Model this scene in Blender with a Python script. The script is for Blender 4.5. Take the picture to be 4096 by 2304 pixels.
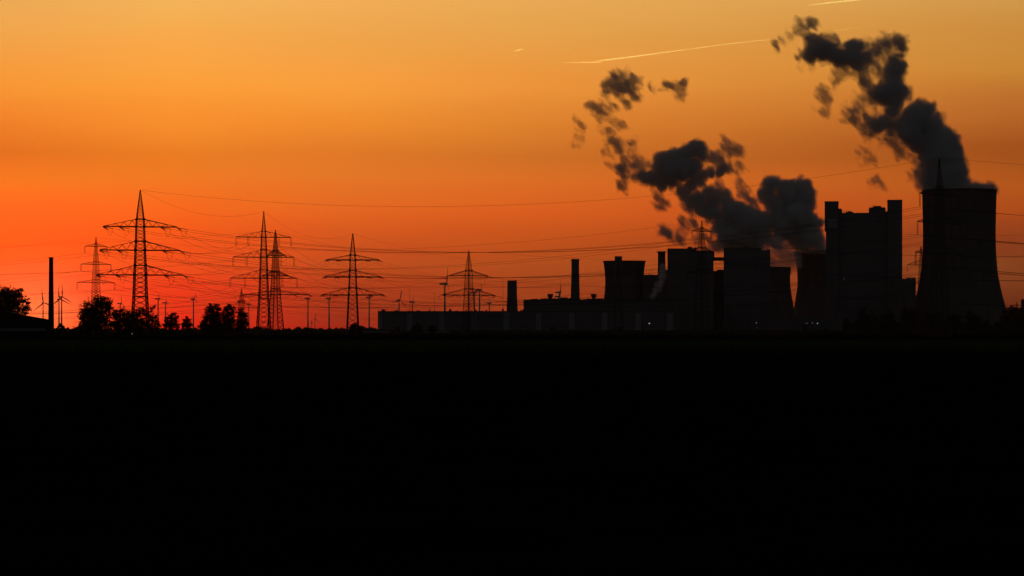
import bpy, bmesh, math, random
from mathutils import Vector, Matrix, noise

for o in list(bpy.data.objects):
    bpy.data.objects.remove(o)
SC = bpy.context.scene
COL = SC.collection
R = math.radians
PI = math.pi

# ------------------------------------------------------------------ camera
F, CX, YH, CAMZ = 10000.0, 2048.0, 1328.0, 2.0      # focal length and horizon in pixels of the 4096 px photo
cam_data = bpy.data.cameras.new('camera')
cam = bpy.data.objects.new('camera', cam_data)
COL.objects.link(cam)
cam.location = (0, 0, CAMZ)
cam.rotation_euler = (R(90), 0, 0)
cam_data.sensor_width = 36.0
cam_data.lens = 36.0 * F / 4096.0
cam_data.shift_y = (YH - 1152.0) / 4096.0
cam_data.clip_start = 1.0
cam_data.clip_end = 400000.0
SC.camera = cam

# ------------------------------------------------------------------ sky
def srgb(c):
    return tuple(((v / 255.0) / 12.92 if v / 255.0 <= 0.04045 else (((v / 255.0) + 0.055) / 1.055) ** 2.4) for v in c)

HAZE = 2.2e-5
VEIL = 0.013
SUN_AZ, SUN_EL = R(-11.0), R(-2.0)
SKY_GAIN = 1.0
SKY_X = [20, 700, 1360, 2110, 4070]
SKY = [
    [(0, (232, 163, 74)), (150, (236, 159, 67)), (350, (243, 144, 39)), (480, (238, 125, 28)), (620, (222, 103, 17)), (720, (244, 113, 25)), (850, (261, 95, 28)), (1000, (258, 81, 21)), (1150, (258, 52, 0)), (1260, (258, 79, 30))],
    [(0, (239, 173, 80)), (150, (244, 164, 65)), (350, (248, 151, 42)), (500, (243, 135, 33)), (620, (228, 116, 22)), (720, (235, 113, 28)), (850, (241, 95, 25)), (1000, (235, 69, 24)), (1150, (230, 47, 26)), (1280, (224, 51, 27))],
    [(0, (239, 170, 79)), (150, (235, 158, 64)), (350, (245, 151, 48)), (500, (234, 132, 32)), (620, (218, 113, 29)), (720, (222, 110, 33)), (850, (219, 90, 29)), (1000, (190, 66, 28)), (1150, (166, 48, 25)), (1250, (155, 51, 29))],
    [(0, (228, 165, 76)), (150, (227, 153, 61)), (350, (231, 140, 46)), (500, (216, 121, 32)), (620, (199, 102, 27)), (720, (213, 102, 29)), (850, (209, 84, 27)), (1000, (169, 63, 25)), (1150, (145, 51, 26)), (1240, (146, 59, 29))],
    [(0, (206, 150, 69)), (150, (199, 133, 48)), (300, (197, 126, 37)), (450, (179, 97, 26)), (600, (154, 69, 12)), (650, (153, 69, 12)), (750, (171, 77, 21)), (850, (163, 65, 23)), (1000, (118, 45, 26)), (1230, (94, 38, 26))],
]
world = bpy.data.worlds.new('World')
SC.world = world
world.use_nodes = True
WN = world.node_tree
WN.nodes.clear()


class G:
    """small helper round a node tree"""
    def __init__(s, nt):
        s.nt = nt

    def n(s, t, **kw):
        x = s.nt.nodes.new(t)
        for k, v in kw.items():
            setattr(x, k, v)
        return x

    def put(s, sock, v):
        if isinstance(v, bpy.types.NodeSocket):
            s.nt.links.new(v, sock)
        else:
            sock.default_value = v

    def m(s, op, a, b=0.0, c=0.0, clamp=False):
        x = s.n('ShaderNodeMath', operation=op, use_clamp=clamp)
        s.put(x.inputs[0], a)
        s.put(x.inputs[1], b)
        if op in ('MULTIPLY_ADD', 'COMPARE', 'SMOOTH_MIN', 'SMOOTH_MAX'):
            s.put(x.inputs[2], c)
        return x.outputs[0]

    def rng(s, v, a, b, c, d, t='LINEAR'):
        x = s.n('ShaderNodeMapRange', interpolation_type=t)
        s.put(x.inputs[0], v)
        for i, q in enumerate((a, b, c, d)):
            x.inputs[1 + i].default_value = q
        return x.outputs[0]

    def mix(s, f, a, b, blend='MIX'):
        x = s.n('ShaderNodeMix', data_type='RGBA', blend_type=blend)
        s.put(x.inputs[0], f)
        s.put(x.inputs[6], a)
        s.put(x.inputs[7], b)
        return x.outputs[2]

    def ramp(s, f, stops):
        x = s.n('ShaderNodeValToRGB')
        e = x.color_ramp.elements
        while len(e) > 1:
            e.remove(e[-1])
        e[0].position = stops[0][0]
        e[0].color = (*stops[0][1], 1)
        for p, c in stops[1:]:
            q = e.new(p)
            q.color = (*c, 1)
        s.put(x.inputs[0], f)
        return x.outputs[0]

    def noise(s, vec, scale, detail=3.0, rough=0.5, dist=0.0):
        x = s.n('ShaderNodeTexNoise')
        if vec is not None:
            s.put(x.inputs['Vector'], vec)
        x.inputs['Scale'].default_value = scale
        x.inputs['Detail'].default_value = detail
        x.inputs['Roughness'].default_value = rough
        x.inputs['Distortion'].default_value = dist
        return x.outputs[0]


g = G(WN)
tc = g.n('ShaderNodeTexCoord').outputs['Generated']
sep = g.n('ShaderNodeSeparateXYZ')
g.put(sep.inputs[0], tc)
az = g.m('ARCTAN2', sep.outputs[0], sep.outputs[1])
el = sep.outputs[2]
# thin veils of high haze: long level streaks that shift the elevation the colours are read at
cmb = g.n('ShaderNodeCombineXYZ')
g.put(cmb.inputs[0], g.m('MULTIPLY', az, 5.0))
g.put(cmb.inputs[1], g.m('MULTIPLY', el, 40.0))
veil = g.noise(cmb.outputs[0], 1.0, 4.0, 0.55, 0.4)
el2 = g.m('ADD', el, g.m('MULTIPLY', g.m('SUBTRACT', veil, 0.5), VEIL))
t = g.m('MULTIPLY', el2, 2.5, clamp=True)
def t_of(y):
    return max(0.0, (YH - y) / F * 2.5)
def through_air(c, y):
    """the colour beyond the haze that shows as c through it"""
    T = math.exp(-HAZE * min(16500.0, 448.0 / max(.001, (YH - y) / F)))
    return tuple(max(.0005, (v - (1 - T) * q) / T) for v, q in zip(c, (.10, .075, .022)))
cols = []
for rows in SKY:
    st = [(t_of(y), through_air(srgb(c), y)) for y, c in reversed(rows)]
    top = srgb(rows[0][1])
    st += [(0.42, tuple(v * 0.45 for v in top)), (0.62, (0.05, 0.045, 0.05)), (0.85, (0.004, 0.005, 0.008)), (1.0, (0.0, 0.0, 0.0))]
    cols.append(g.ramp(t, st))
azs = [math.atan((x - CX) / F) for x in SKY_X]
c = cols[0]
for i in range(1, 5):
    c = g.mix(g.rng(az, azs[i - 1], azs[i], 0, 1), c, cols[i])
# the glow where the sun has just gone
dx = g.m('DIVIDE', g.m('SUBTRACT', az, math.atan((110 - CX) / F)), 0.026)
dy = g.m('DIVIDE', g.m('SUBTRACT', el, 0.0075), 0.016)
gl = g.m('EXPONENT', g.m('MULTIPLY', g.m('ADD', g.m('MULTIPLY', dx, dx), g.m('MULTIPLY', dy, dy)), -1.0))
glc = g.mix(1.0, (0.50, 0.20, 0.06, 1), gl, 'MULTIPLY')
c = g.mix(1.0, c, glc, 'ADD')
# the sunset only fills the part of the sky round the sun
fall = g.rng(g.m('ABSOLUTE', g.m('SUBTRACT', az, -0.05)), 0.27, 0.95, 1, 0, 'SMOOTHSTEP')
c = g.mix(1.0, c, g.m('MULTIPLY', fall, g.rng(el, -.012, -.001, 0, 1)), 'MULTIPLY')
# the dusk sky opposite: dim slate blue
c = g.mix(1.0, c, g.ramp(g.rng(sep.outputs[1], .75, -.35, 0, 1), [(0, (0, 0, 0)), (1, (.0105, .0155, .0185))]), 'ADD')
bg = g.n('ShaderNodeBackground')
g.put(bg.inputs[0], c)
bg.inputs[1].default_value = SKY_GAIN
sky = g.n('ShaderNodeTexSky', sky_type='NISHITA')
sky.sun_disc = False
sky.sun_elevation = SUN_EL
sky.sun_rotation = SUN_AZ
sky.dust_density = 2.0
bg2 = g.n('ShaderNodeBackground')
g.put(bg2.inputs[0], sky.outputs[0])
bg2.inputs[1].default_value = 0.08
add = g.n('ShaderNodeAddShader')
WN.links.new(bg.outputs[0], add.inputs[0])
WN.links.new(bg2.outputs[0], add.inputs[1])
wo = g.n('ShaderNodeOutputWorld')
WN.links.new(add.outputs[0], wo.inputs[0])

# ------------------------------------------------------------------ sun (already two degrees under the horizon)
sl = bpy.data.lights.new('sun', 'SUN')
sl.energy = 4.0
sl.angle = R(0.5)
sl.color = (1.0, 0.66, 0.16)
so = bpy.data.objects.new('sun', sl)
COL.objects.link(so)
to_sun = Vector((math.sin(SUN_AZ) * math.cos(SUN_EL), math.cos(SUN_AZ) * math.cos(SUN_EL), math.sin(SUN_EL)))
so.rotation_euler = to_sun.to_track_quat('Z', 'Y').to_euler()

vs = SC.view_settings
vs.view_transform = 'Standard'
vs.look = 'None'
vs.exposure = 0.0
vs.gamma = 1.0
SC.render.engine = 'CYCLES'
SC.cycles.use_denoising = True
SC.cycles.volume_bounces = 16
SC.cycles.volume_step_rate = 0.35
SC.cycles.transparent_max_bounces = 64
SC.cycles.max_bounces = 16

# ------------------------------------------------------------------ helpers
def W(px, py, D):
    """photo pixel and distance -> point in metres"""
    return Vector(((px - CX) / F * D, D, CAMZ + (YH - py) / F * D))


def tag(o, label=None, cat=None, group=None, kind=None):
    if label: o['label'] = label
    if cat: o['category'] = cat
    if group: o['group'] = group
    if kind: o['kind'] = kind
    return o


def thing(name, loc, label, cat, group=None, yaw=0.0):
    o = bpy.data.objects.new(name, None)
    o.empty_display_size = 1
    COL.objects.link(o)
    o.location = loc
    o.rotation_euler = (0, 0, yaw)
    return tag(o, label, cat, group)


class MB:
    def __init__(s):
        s.v, s.f = [], []

    def box(s, x0, x1, y0, y1, z0, z1):
        b = len(s.v)
        s.v += [(x, y, z) for z in (z0, z1) for x, y in ((x0, y0), (x1, y0), (x1, y1), (x0, y1))]
        s.f += [(b, b + 3, b + 2, b + 1), (b + 4, b + 5, b + 6, b + 7), (b, b + 1, b + 5, b + 4), (b + 1, b + 2, b + 6, b + 5), (b + 2, b + 3, b + 7, b + 6), (b + 3, b, b + 4, b + 7)]
        return s

    def bar(s, p, q, r, r2=None, n=4):
        p, q = Vector(p), Vector(q)
        d = q - p
        if d.length < 1e-6: return s
        d.normalize()
        u = d.orthogonal().normalized()
        if abs(d.z) < 0.999:
            u = d.cross(Vector((0, 0, 1))).normalized()
        w = d.cross(u)
        r2 = r if r2 is None else r2
        b = len(s.v)
        for c, rr in ((p, r), (q, r2)):
            for i in range(n):
                a = 2 * PI * (i + 0.5) / n
                s.v.append(tuple(c + (u * math.cos(a) + w * math.sin(a)) * rr))
        for i in range(n):
            j = (i + 1) % n
            s.f.append((b + i, b + j, b + n + j, b + n + i))
        s.f.append(tuple(b + i for i in reversed(range(n))))
        s.f.append(tuple(b + n + i for i in range(n)))
        return s

    def tube(s, pts, r, n=3):
        b = len(s.v)
        m = len(pts)
        for k, p in enumerate(pts):
            d = (pts[min(k + 1, m - 1)] - pts[max(k - 1, 0)]).normalized()
            u = d.cross(Vector((0, 0, 1)))
            u = u.normalized() if u.length > 1e-4 else Vector((1, 0, 0))
            w = d.cross(u)
            for i in range(n):
                a = 2 * PI * i / n
                s.v.append(tuple(p + (u * math.cos(a) + w * math.sin(a)) * r))
        for k in range(m - 1):
            for i in range(n):
                j = (i + 1) % n
                s.f.append((b + k * n + i, b + k * n + j, b + (k + 1) * n + j, b + (k + 1) * n + i))
        s.f.append(tuple(b + i for i in reversed(range(n))))
        s.f.append(tuple(b + (m - 1) * n + i for i in range(n)))
        return s

    def lathe(s, prof, n=32, c=(0, 0), caps=(False, False)):
        """prof: (radius, z) list"""
        b = len(s.v)
        for r, z in prof:
            for i in range(n):
                a = 2 * PI * i / n
                s.v.append((c[0] + r * math.cos(a), c[1] + r * math.sin(a), z))
        for k in range(len(prof) - 1):
            for i in range(n):
                j = (i + 1) % n
                s.f.append((b + k * n + i, b + k * n + j, b + (k + 1) * n + j, b + (k + 1) * n + i))
        if caps[0]: s.f.append(tuple(b + i for i in reversed(range(n))))
        if caps[1]: s.f.append(tuple(b + (len(prof) - 1) * n + i for i in range(n)))
        return s

    def prism(s, poly, y0, y1):
        """poly: (x, z) list, extruded in y"""
        b, n = len(s.v), len(poly)
        s.v += [(x, y0, z) for x, z in poly] + [(x, y1, z) for x, z in poly]
        for i in range(n):
            j = (i + 1) % n
            s.f.append((b + i, b + j, b + n + j, b + n + i))
        s.f.append(tuple(b + i for i in reversed(range(n))))
        s.f.append(tuple(b + n + i for i in range(n)))
        return s

    def build(s, name, mat, parent=None, smooth=False):
        me = bpy.data.meshes.new(name)
        me.from_pydata(s.v, [], s.f)
        me.materials.append(mat)
        if smooth:
            me.polygons.foreach_set('use_smooth', [True] * len(me.polygons))
        me.update()
        o = bpy.data.objects.new(name, me)
        COL.objects.link(o)
        if parent is not None:
            o.parent = parent
        return o


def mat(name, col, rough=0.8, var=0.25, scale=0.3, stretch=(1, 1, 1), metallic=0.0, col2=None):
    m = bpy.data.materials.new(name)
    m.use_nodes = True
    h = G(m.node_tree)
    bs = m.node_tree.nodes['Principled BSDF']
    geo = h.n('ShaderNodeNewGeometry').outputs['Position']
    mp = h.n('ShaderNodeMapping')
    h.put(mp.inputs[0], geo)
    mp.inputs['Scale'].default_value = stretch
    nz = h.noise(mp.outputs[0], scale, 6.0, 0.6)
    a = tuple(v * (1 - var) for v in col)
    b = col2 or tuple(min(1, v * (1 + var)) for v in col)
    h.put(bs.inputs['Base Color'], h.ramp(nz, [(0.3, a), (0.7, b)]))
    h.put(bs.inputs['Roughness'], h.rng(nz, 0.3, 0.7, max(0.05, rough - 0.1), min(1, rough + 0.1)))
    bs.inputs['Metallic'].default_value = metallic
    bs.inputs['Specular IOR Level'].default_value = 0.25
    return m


M = {
    'steel': mat('galvanised_steel', (0.075, 0.075, 0.075), 0.7, 0.2, 0.8),
    'cable': mat('weathered_cable', (0.05, 0.05, 0.05), 0.8, 0.1, 0.5),
    'insul': mat('brown_porcelain', (0.06, 0.035, 0.025), 0.5, 0.2, 1.0),
    'concrete': mat('weathered_concrete', (0.135, 0.135, 0.132), 0.9, 0.3, 0.06, (1, 1, 0.25)),
    'concrete_dark': mat('sooty_concrete', (0.16, 0.155, 0.15), 0.9, 0.3, 0.1, (1, 1, 0.2)),
    'cladding': mat('grey_metal_cladding', (0.18, 0.18, 0.185), 0.7, 0.12, 0.08, (1, 1, 0.15)),
    'cladding_dark': mat('dark_metal_cladding', (0.155, 0.155, 0.16), 0.7, 0.15, 0.08, (1, 1, 0.15)),
    'pilaster': mat('pale_cladding', (0.36, 0.36, 0.37), 0.6, 0.1, 0.1, (1, 1, 0.2)),
    'brick': mat('old_brick', (0.10, 0.055, 0.04), 0.9, 0.3, 1.5),
    'roof': mat('bitumen_roof', (0.05, 0.05, 0.05), 0.95, 0.2, 0.3),
    'white': mat('white_turbine_paint', (0.75, 0.75, 0.74), 0.5, 0.05, 0.1),
    'bark': mat('tree_bark', (0.035, 0.025, 0.018), 0.95, 0.3, 3.0),
    'leaf': mat('dark_leaves', (0.022, 0.035, 0.012), 0.8, 0.4, 0.8),
    'leaf2': mat('woodland_leaves', (0.03, 0.04, 0.018), 0.9, 0.4, 0.15),
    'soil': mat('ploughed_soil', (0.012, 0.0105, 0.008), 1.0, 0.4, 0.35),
    'crop': mat('green_crop', (0.042, 0.066, 0.013), 1.0, 0.3, 0.05, (0.3, 2.0, 1)),
    'barn': mat('barn_boards', (0.03, 0.025, 0.022), 0.95, 0.3, 1.0, (3, 3, 0.3)),
    'barn_roof': mat('barn_roof_sheet', (0.035, 0.035, 0.035), 0.9, 0.2, 0.6),
    'skylight': mat('yellowed_skylight', (0.5, 0.42, 0.22), 0.3, 0.2, 1.5),
    'foil': mat('greenhouse_sheet', (0.09, 0.10, 0.105), 0.7, 0.25, 0.4, (1, 1, 4)),
}
for k in ('soil', 'crop'):
    M[k].node_tree.nodes['Principled BSDF'].inputs['Specular IOR Level'].default_value = 0.0


def lamp_mat(name, col, e):
    m = bpy.data.materials.new(name)
    m.use_nodes = True
    b = m.node_tree.nodes['Principled BSDF']
    b.inputs['Base Color'].default_value = (*col, 1)
    b.inputs['Emission Color'].default_value = (*col, 1)
    b.inputs['Emission Strength'].default_value = e
    return m


M['lamp'] = lamp_mat('lit_lamp', (0.85, 0.95, 1.0), 1.3)
M['lamp_dim'] = lamp_mat('lit_lamp_dim', (0.85, 0.95, 1.0), 0.45)

# ------------------------------------------------------------------ ground
def sheet(name, pts, z, m, label):
    me = bpy.data.meshes.new(name)
    me.from_pydata([(x, y, z) for x, y in pts], [], [tuple(range(len(pts)))])
    me.materials.append(m)
    o = bpy.data.objects.new(name, me)
    COL.objects.link(o)
    return tag(o, label, name.replace('_', ' '), kind='structure')


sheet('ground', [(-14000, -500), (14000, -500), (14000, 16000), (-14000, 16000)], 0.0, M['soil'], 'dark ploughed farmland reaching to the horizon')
random.seed(5)
def ragged(y, n=40, amp=6, x0=-320, x1=320, slope=0.0):
    return [(x0 + (x1 - x0) * i / n, y + slope * i / n + random.uniform(-amp, amp)) for i in range(n + 1)]
near = ragged(250, 50, 8, -160, 130)
far_ = ragged(640, 40, 12, -320, 320)
sheet('field', near + list(reversed(far_)), 0.004, M['crop'], 'strip of green crop beyond the dark ploughed ground')

# low crop stubble and tufts along the near edge of the field
tb = MB()
random.seed(8)
for i in range(2600):
    x = random.uniform(-150, 130)
    y = 250 + random.gauss(0, 9)
    h = random.uniform(0.25, 0.7)
    a = random.uniform(0, PI)
    b = len(tb.v)
    w = 0.12
    tb.v += [(x - w * math.cos(a), y - w * math.sin(a), 0), (x + w * math.cos(a), y + w * math.sin(a), 0), (x + random.uniform(-.2, .2), y, h)]
    tb.f.append((b, b + 1, b + 2))
tag(tb.build('grass', M['crop']), 'rough grass tufts along the near edge of the green field', 'grass', kind='stuff')

# ------------------------------------------------------------------ lattice pylons
def lerp_prof(prof, y):
    for (a, wa), (b, wb) in zip(prof, prof[1:]):
        if y <= b:
            f = (y - a) / (b - a)
            return wa + (wb - wa) * max(0.0, f)
    return prof[-1][1]


class Pylon:
    def __init__(s, px, D, ytop, prof, arms, yaw, label, nick, mode='suspension', step=0.45, leg=0.25, br=0.09, string=4.0, braces=()):
        k = D / F
        s.D, s.px, s.nick, s.mode, s.string = D, px, nick, mode, string
        yaw = R(yaw)
        s.yaw = yaw
        cs = abs(math.cos(yaw)) + abs(math.sin(yaw))
        base = W(px, YH, D)
        base.z = 0
        s.base = base
        zf = lambda y: CAMZ + (YH - y) * k
        hw = lambda z: lerp_prof(prof, YH - (z - CAMZ) / k) * k / cs / 2.0
        T = thing('power_pylon', base, label, 'pylon', 'lattice pylons of the power lines', yaw)
        s.T = T
        H = zf(ytop)
        rot = Matrix.Rotation(yaw, 4, 'Z')
        s.world = lambda p: base + (rot @ Vector(p))
        # legs
        N = 14
        for sx, sy in ((-1, -1), (1, -1), (1, 1), (-1, 1)):
            mb = MB()
            for i in range(N):
                z0, z1 = H * i / N, H * (i + 1) / N
                t0 = leg * (1.0 - 0.62 * (z0 / H)); t1 = leg * (1.0 - 0.62 * (z1 / H))
                mb.bar((sx * hw(z0), sy * hw(z0), z0), (sx * hw(z1), sy * hw(z1), z1), t0 * .75, t1 * .75)
            mb.build('leg', M['steel'], T)
        # bracing
        mb = MB()
        z = 0.0
        zs = [0.0]
        while z < H - 1.2:
            z += max(0.8, 2 * hw(z) * step)
            zs.append(min(z, H - 0.4))
        cor = [(-1, -1), (1, -1), (1, 1), (-1, 1)]
        for z0, z1 in zip(zs, zs[1:]):
            a, b = hw(z0), hw(z1)
            rr = br * (1.0 - 0.5 * z0 / H)
            for i in range(4):
                (ax, ay), (bx, by) = cor[i], cor[(i + 1) % 4]
                mb.bar((ax * a, ay * a, z0), (bx * b, by * b, z1), rr)
                mb.bar((bx * a, by * a, z0), (ax * b, ay * b, z1), rr)
        for yb in braces:
            z0 = zf(yb); a = hw(z0)
            for i in range(4):
                (ax, ay), (bx, by) = cor[i], cor[(i + 1) % 4]
                mb.bar((ax * a, ay * a, z0), (bx * a, by * a, z0), br * 2.4)
        mb.build('lattice_bracing', M['steel'], T)
        # arms
        s.att = []
        s.arms = []
        ca = abs(math.cos(yaw))
        for yb, yt, half, natt in arms:
            zb, zt = zf(yb), zf(yt)
            L = half * k / ca
            mb = MB()
            wb, wt = hw(zb), hw(zt)
            for sx in (-1, 1):
                for sy in (-1, 1):
                    tip = Vector((sx * L, sy * 0.25, zb))
                    bi = Vector((sx * wb, sy * wb, zb))
                    ti = Vector((sx * wt, sy * wt, zt))
                    mb.bar(bi, tip, leg * .72, leg * .6)
                    mb.bar(ti, tip + Vector((0, 0, .15)), leg * .36, leg * .26)
                    n = 4
                    for i in range(n):
                        f0, fm, f1 = i / n, (i + .5) / n, (i + 1) / n
                        b0, b1 = bi.lerp(tip, f0), bi.lerp(tip, f1)
                        tm = ti.lerp(tip, fm)
                        mb.bar(b0, tm, br * .6)
                        mb.bar(tm, b1, br * .6)
                for i in range(6):
                    f0, f1 = i / 6, (i + 1) / 6
                    p0 = Vector((sx * wb, wb, zb)).lerp(Vector((sx * L, .25, zb)), f0)
                    p1 = Vector((sx * wb, -wb, zb)).lerp(Vector((sx * L, -.25, zb)), f1)
                    mb.bar(p0, p1, br * .45)
            for z0, w0 in ((zb, wb), (zt, wt)):
                for i in range(4):
                    (ax, ay), (bx, by) = cor[i], cor[(i + 1) % 4]
                    mb.bar((ax * w0, ay * w0, z0), (bx * w0, by * w0, z0), br * 1.6)
                for ax, ay in cor:
                    mb.box(ax * w0 - leg * .8, ax * w0 + leg * .8, ay * w0 - leg * .8, ay * w0 + leg * .8, z0 - leg * .8, z0 + leg * .8)
            s.arms.append(mb.build('cross_arm', M['steel'], T))
            fr = (-1, 1) if natt == 2 else (-1, -.56, .56, 1)
            s.att.append([Vector((q * L, 0, zb - .2)) for q in fr])
        s.top = s.world((0, 0, H))
        s.ends = {}

    def hang(s):
        """double strings that hang straight down from the arms"""
        for ri, row in enumerate(s.att):
            for p in row:
                mb = MB()
                for dx in (-.38, .38):
                    n = 9
                    a = p + Vector((dx, 0, 0))
                    mb.bar(a, a + Vector((0, 0, -s.string)), .06)
                    for i in range(n):
                        z = -s.string * (i + 1) / (n + 1)
                        mb.bar(a + Vector((0, 0, z - .08)), a + Vector((0, 0, z + .08)), .17, .12, 6)
                e = p + Vector((0, 0, -s.string))
                mb.bar(e + Vector((-.5, 0, 0)), e + Vector((.5, 0, 0)), .12)
                mb.bar(e, e + Vector((0, 0, -.7)), .1)
                mb.build('insulator_string', M['insul'], s.arms[ri])

    def wire_point(s, i, j, toward=None):
        p = s.att[i][j]
        if s.mode == 'suspension':
            return s.world(p + Vector((0, 0, -s.string - .7)))
        w = s.world(p)
        d = (toward - w)
        d.z = 0
        d.normalize()
        e = w + d * s.string + Vector((0, 0, -s.string * .17))
        inv = Matrix.Rotation(-s.yaw, 4, 'Z')
        le = inv @ (e - s.base)
        mb = MB()
        side = Vector((0, 0, 1)).cross(le - p).normalized() * .3
        for q in (-1, 1):
            a, b = p + side * q, le + side * q
            mb.bar(a, b, .07)
            for n in range(10):
                c = a.lerp(b, (n + 1.5) / 12)
                c2 = a.lerp(b, (n + 1.85) / 12)
                mb.bar(c, c2, .16, .16, 6)
        mb.bar(le - side * 1.3, le + side * 1.3, .1)
        mb.build('insulator_string', M['insul'], s.arms[i])
        s.ends.setdefault((i, j), []).append(le)
        return e

    def jumpers(s):
        for (i, j), es in s.ends.items():
            if len(es) < 2:
                p = s.att[i][j]
                es = [es[0], p + Vector((-.6, 0, -.3))]
            a, b = es[0], es[1]
            dip = 2.9 * s.string / 5.5
            for off in (-.22, .22):
                pts = []
                for q in range(13):
                    f = q / 12
                    c = a.lerp(b, f)
                    c.z -= dip * (1 - (2 * f - 1) ** 2) ** .8
                    c.y += off
                    pts.append(c)
                MB().tube(pts, .045).build('jumper_cable', M['cable'], s.arms[i])


WIRE_R = 0.052
def wire(p, q, sagf, label, r=WIRE_R, group='cables of the power lines'):
    L = (q - p).length
    sag = sagf * L
    n = 26
    pts = []
    for i in range(n + 1):
        f = i / n
        c = p.lerp(q, f)
        c.z -= 4 * sag * f * (1 - f)
        pts.append(c)
    mb = MB().tube([x - p for x in pts], r, 4)
    o = mb.build('power_cable', M['cable'])
    o.location = p
    return tag(o, label, 'cable', group)


ARM = {1: ['only'], 2: ['top', 'bottom'], 3: ['top', 'middle', 'bottom']}
POS4 = ['far left end', 'inner left point', 'inner right point', 'far right end']
POS2 = ['left end', 'right end']

def span(A, B, sagf, rows=None, earth=True, esag=None, r=WIRE_R, back=''):
    """cables from every arm point of pylon A to those of B (B a Pylon or a plain vector offset for an unseen pylon)"""
    n = len(A.att)
    if earth:
        q = B.top if isinstance(B, Pylon) else A.top + B
        nb = B.nick if isinstance(B, Pylon) else back
        wire(A.top, q, esag or sagf * .9, 'thin earth wire from the peak of the %s to %s' % (A.nick, ('the ' + nb) if isinstance(B, Pylon) else nb), r * .75)
    for i in range(n):
        for j in range(len(A.att[i])):
            if isinstance(B, Pylon):
                i2 = min(i + max(0, len(B.att) - n), len(B.att) - 1) if rows is None else rows[i]
                if i2 is None: continue
                m = len(B.att[i2])
                j2 = j if m == len(A.att[i]) else (min(m - 1, j // 2) if m == 2 else (0, 3)[min(j, 1)])
                pw, qw = A.world(A.att[i][j]), B.world(B.att[i2][j2])
                p, q = A.wire_point(i, j, qw), B.wire_point(i2, j2, pw)
                end = 'the ' + B.nick
            else:
                w = A.world(A.att[i][j])
                p = A.wire_point(i, j, w + B)
                q = w + B
                end = back
            pos = (POS4 if len(A.att[i]) == 4 else POS2)[j]
            wire(p, q, sagf, '%s arm cable, %s, from the %s to %s' % (ARM[n][i], pos, A.nick, end), r)


DEEP = [(760, 2), (877, 36), (907, 39), (1001, 46), (1100, 57), (1155, 60), (1236, 70), (1345, 82)]
pA = Pylon(561, 1162, 760, DEEP, [(907, 877, 142, 4), (1001, 965, 155, 4), (1100, 1062, 167, 4)], 16.3,
           'largest dark lattice pylon, three wide arms, its feet in the roadside trees', 'largest pylon', 'tension', .40, .52, .15, 5.8, (1186,))
pB = Pylon(1055, 1367, 845, [(845, 1.5), (925, 18), (949, 21), (1029, 29), (1113, 36), (1180, 42), (1315, 62), (1345, 66)],
           [(949, 925, 107, 4), (1029, 999, 119, 4), (1113, 1080, 130, 4)], 14,
           'taller dark lattice pylon of the close pair, long glass strings under three arms', 'taller twin pylon', 'suspension', .42, .42, .13, 4.0, (1194,))
pC = Pylon(1102, 1600, 921, [(921, 2), (1002, 20), (1022, 22), (1103, 31), (1179, 38), (1310, 62), (1345, 68)],
           [(1022, 1002, 36, 2), (1103, 1085, 54, 2), (1179, 1163, 138, 4)], -22,
           'shorter dark lattice pylon of the close pair with one very long lowest arm', 'shorter twin pylon', 'tension', .42, .5, .16, 5.5, (1155,))
pD = Pylon(1411, 1636, 934, [(934, 2), (1020, 21), (1040, 23), (1108, 28), (1180, 35), (1290, 46), (1345, 51)],
           [(1040, 1020, 106, 4), (1108, 1082, 115, 4), (1180, 1151, 124, 4)], 5,
           'lone dark lattice pylon, three arms, round bush at its foot', 'bush-foot pylon', 'tension', .52, .82, .19, 4.6)
pE = Pylon(1875, 2000, 1003, [(1003, 2), (1082, 27), (1103, 29), (1181, 36), (1244, 45), (1345, 56)],
           [(1103, 1082, 76, 2), (1181, 1154, 105, 4)], 43,
           'dark lattice pylon rising behind the long low hall roof, two arms', 'low-hall pylon', 'tension', .42, .62, .2, 8.0)
pF = Pylon(384, 1500, 950, [(950, 1.5), (975, 9), (986, 13), (1058, 24), (1131, 32), (1200, 37), (1345, 46)],
           [(986, 975, 39, 2), (1058, 1047, 52, 2), (1131, 1119, 65, 2)], 43,
           'slim reddish lattice pylon behind the big round tree, three short arms', 'slim pylon', 'suspension', .42, .26, .10, 3.2)
pG = Pylon(966, 2600, 1155, [(1155, 1.5), (1203, 21), (1216, 23), (1230, 25), (1345, 40)],
           [(1208, 1200, 15, 2), (1230, 1212, 67, 4)], 40,
           'smallest distant lattice pylon, its top over the last roadside tree', 'smallest pylon', 'tension', .40, .42, .15, 4.0)
pH = Pylon(2807, 1304, 883, [(883, 2), (912, 10), (925, 13), (1008, 33), (1093, 42), (1180, 50), (1345, 64)],
           [(925, 912, 40.5, 2), (1008, 990, 51, 2), (1093, 1075, 62, 2)], 43,
           'dark lattice pylon before the boiler house roof under the steam', 'boiler-house pylon', 'suspension', .42, .36, .13, 3.2)
pI = Pylon(3757, 963, 631, [(631, 2), (747, 26), (780, 30), (892, 42), (1014, 54), (1100, 64), (1345, 92)],
           [(780, 747, 97, 4), (892, 859, 108, 4), (1014, 980, 118, 4)], 51,
           'tall dark lattice pylon overlapping the biggest cooling tower', 'cooling-tower pylon', 'suspension', .48, .27, .075, 4.2)
pJ = Pylon(3684, 1700, 983, [(983, 3), (1045, 13), (1060, 15), (1134, 20), (1200, 30), (1345, 52)],
           [(1060, 1040, 58, 2), (1134, 1122, 32, 2)], 20,
           'small lattice pylon just beside the biggest cooling tower wall', 'wallside pylon', 'suspension', .45, .3, .11, 4.0)
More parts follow.
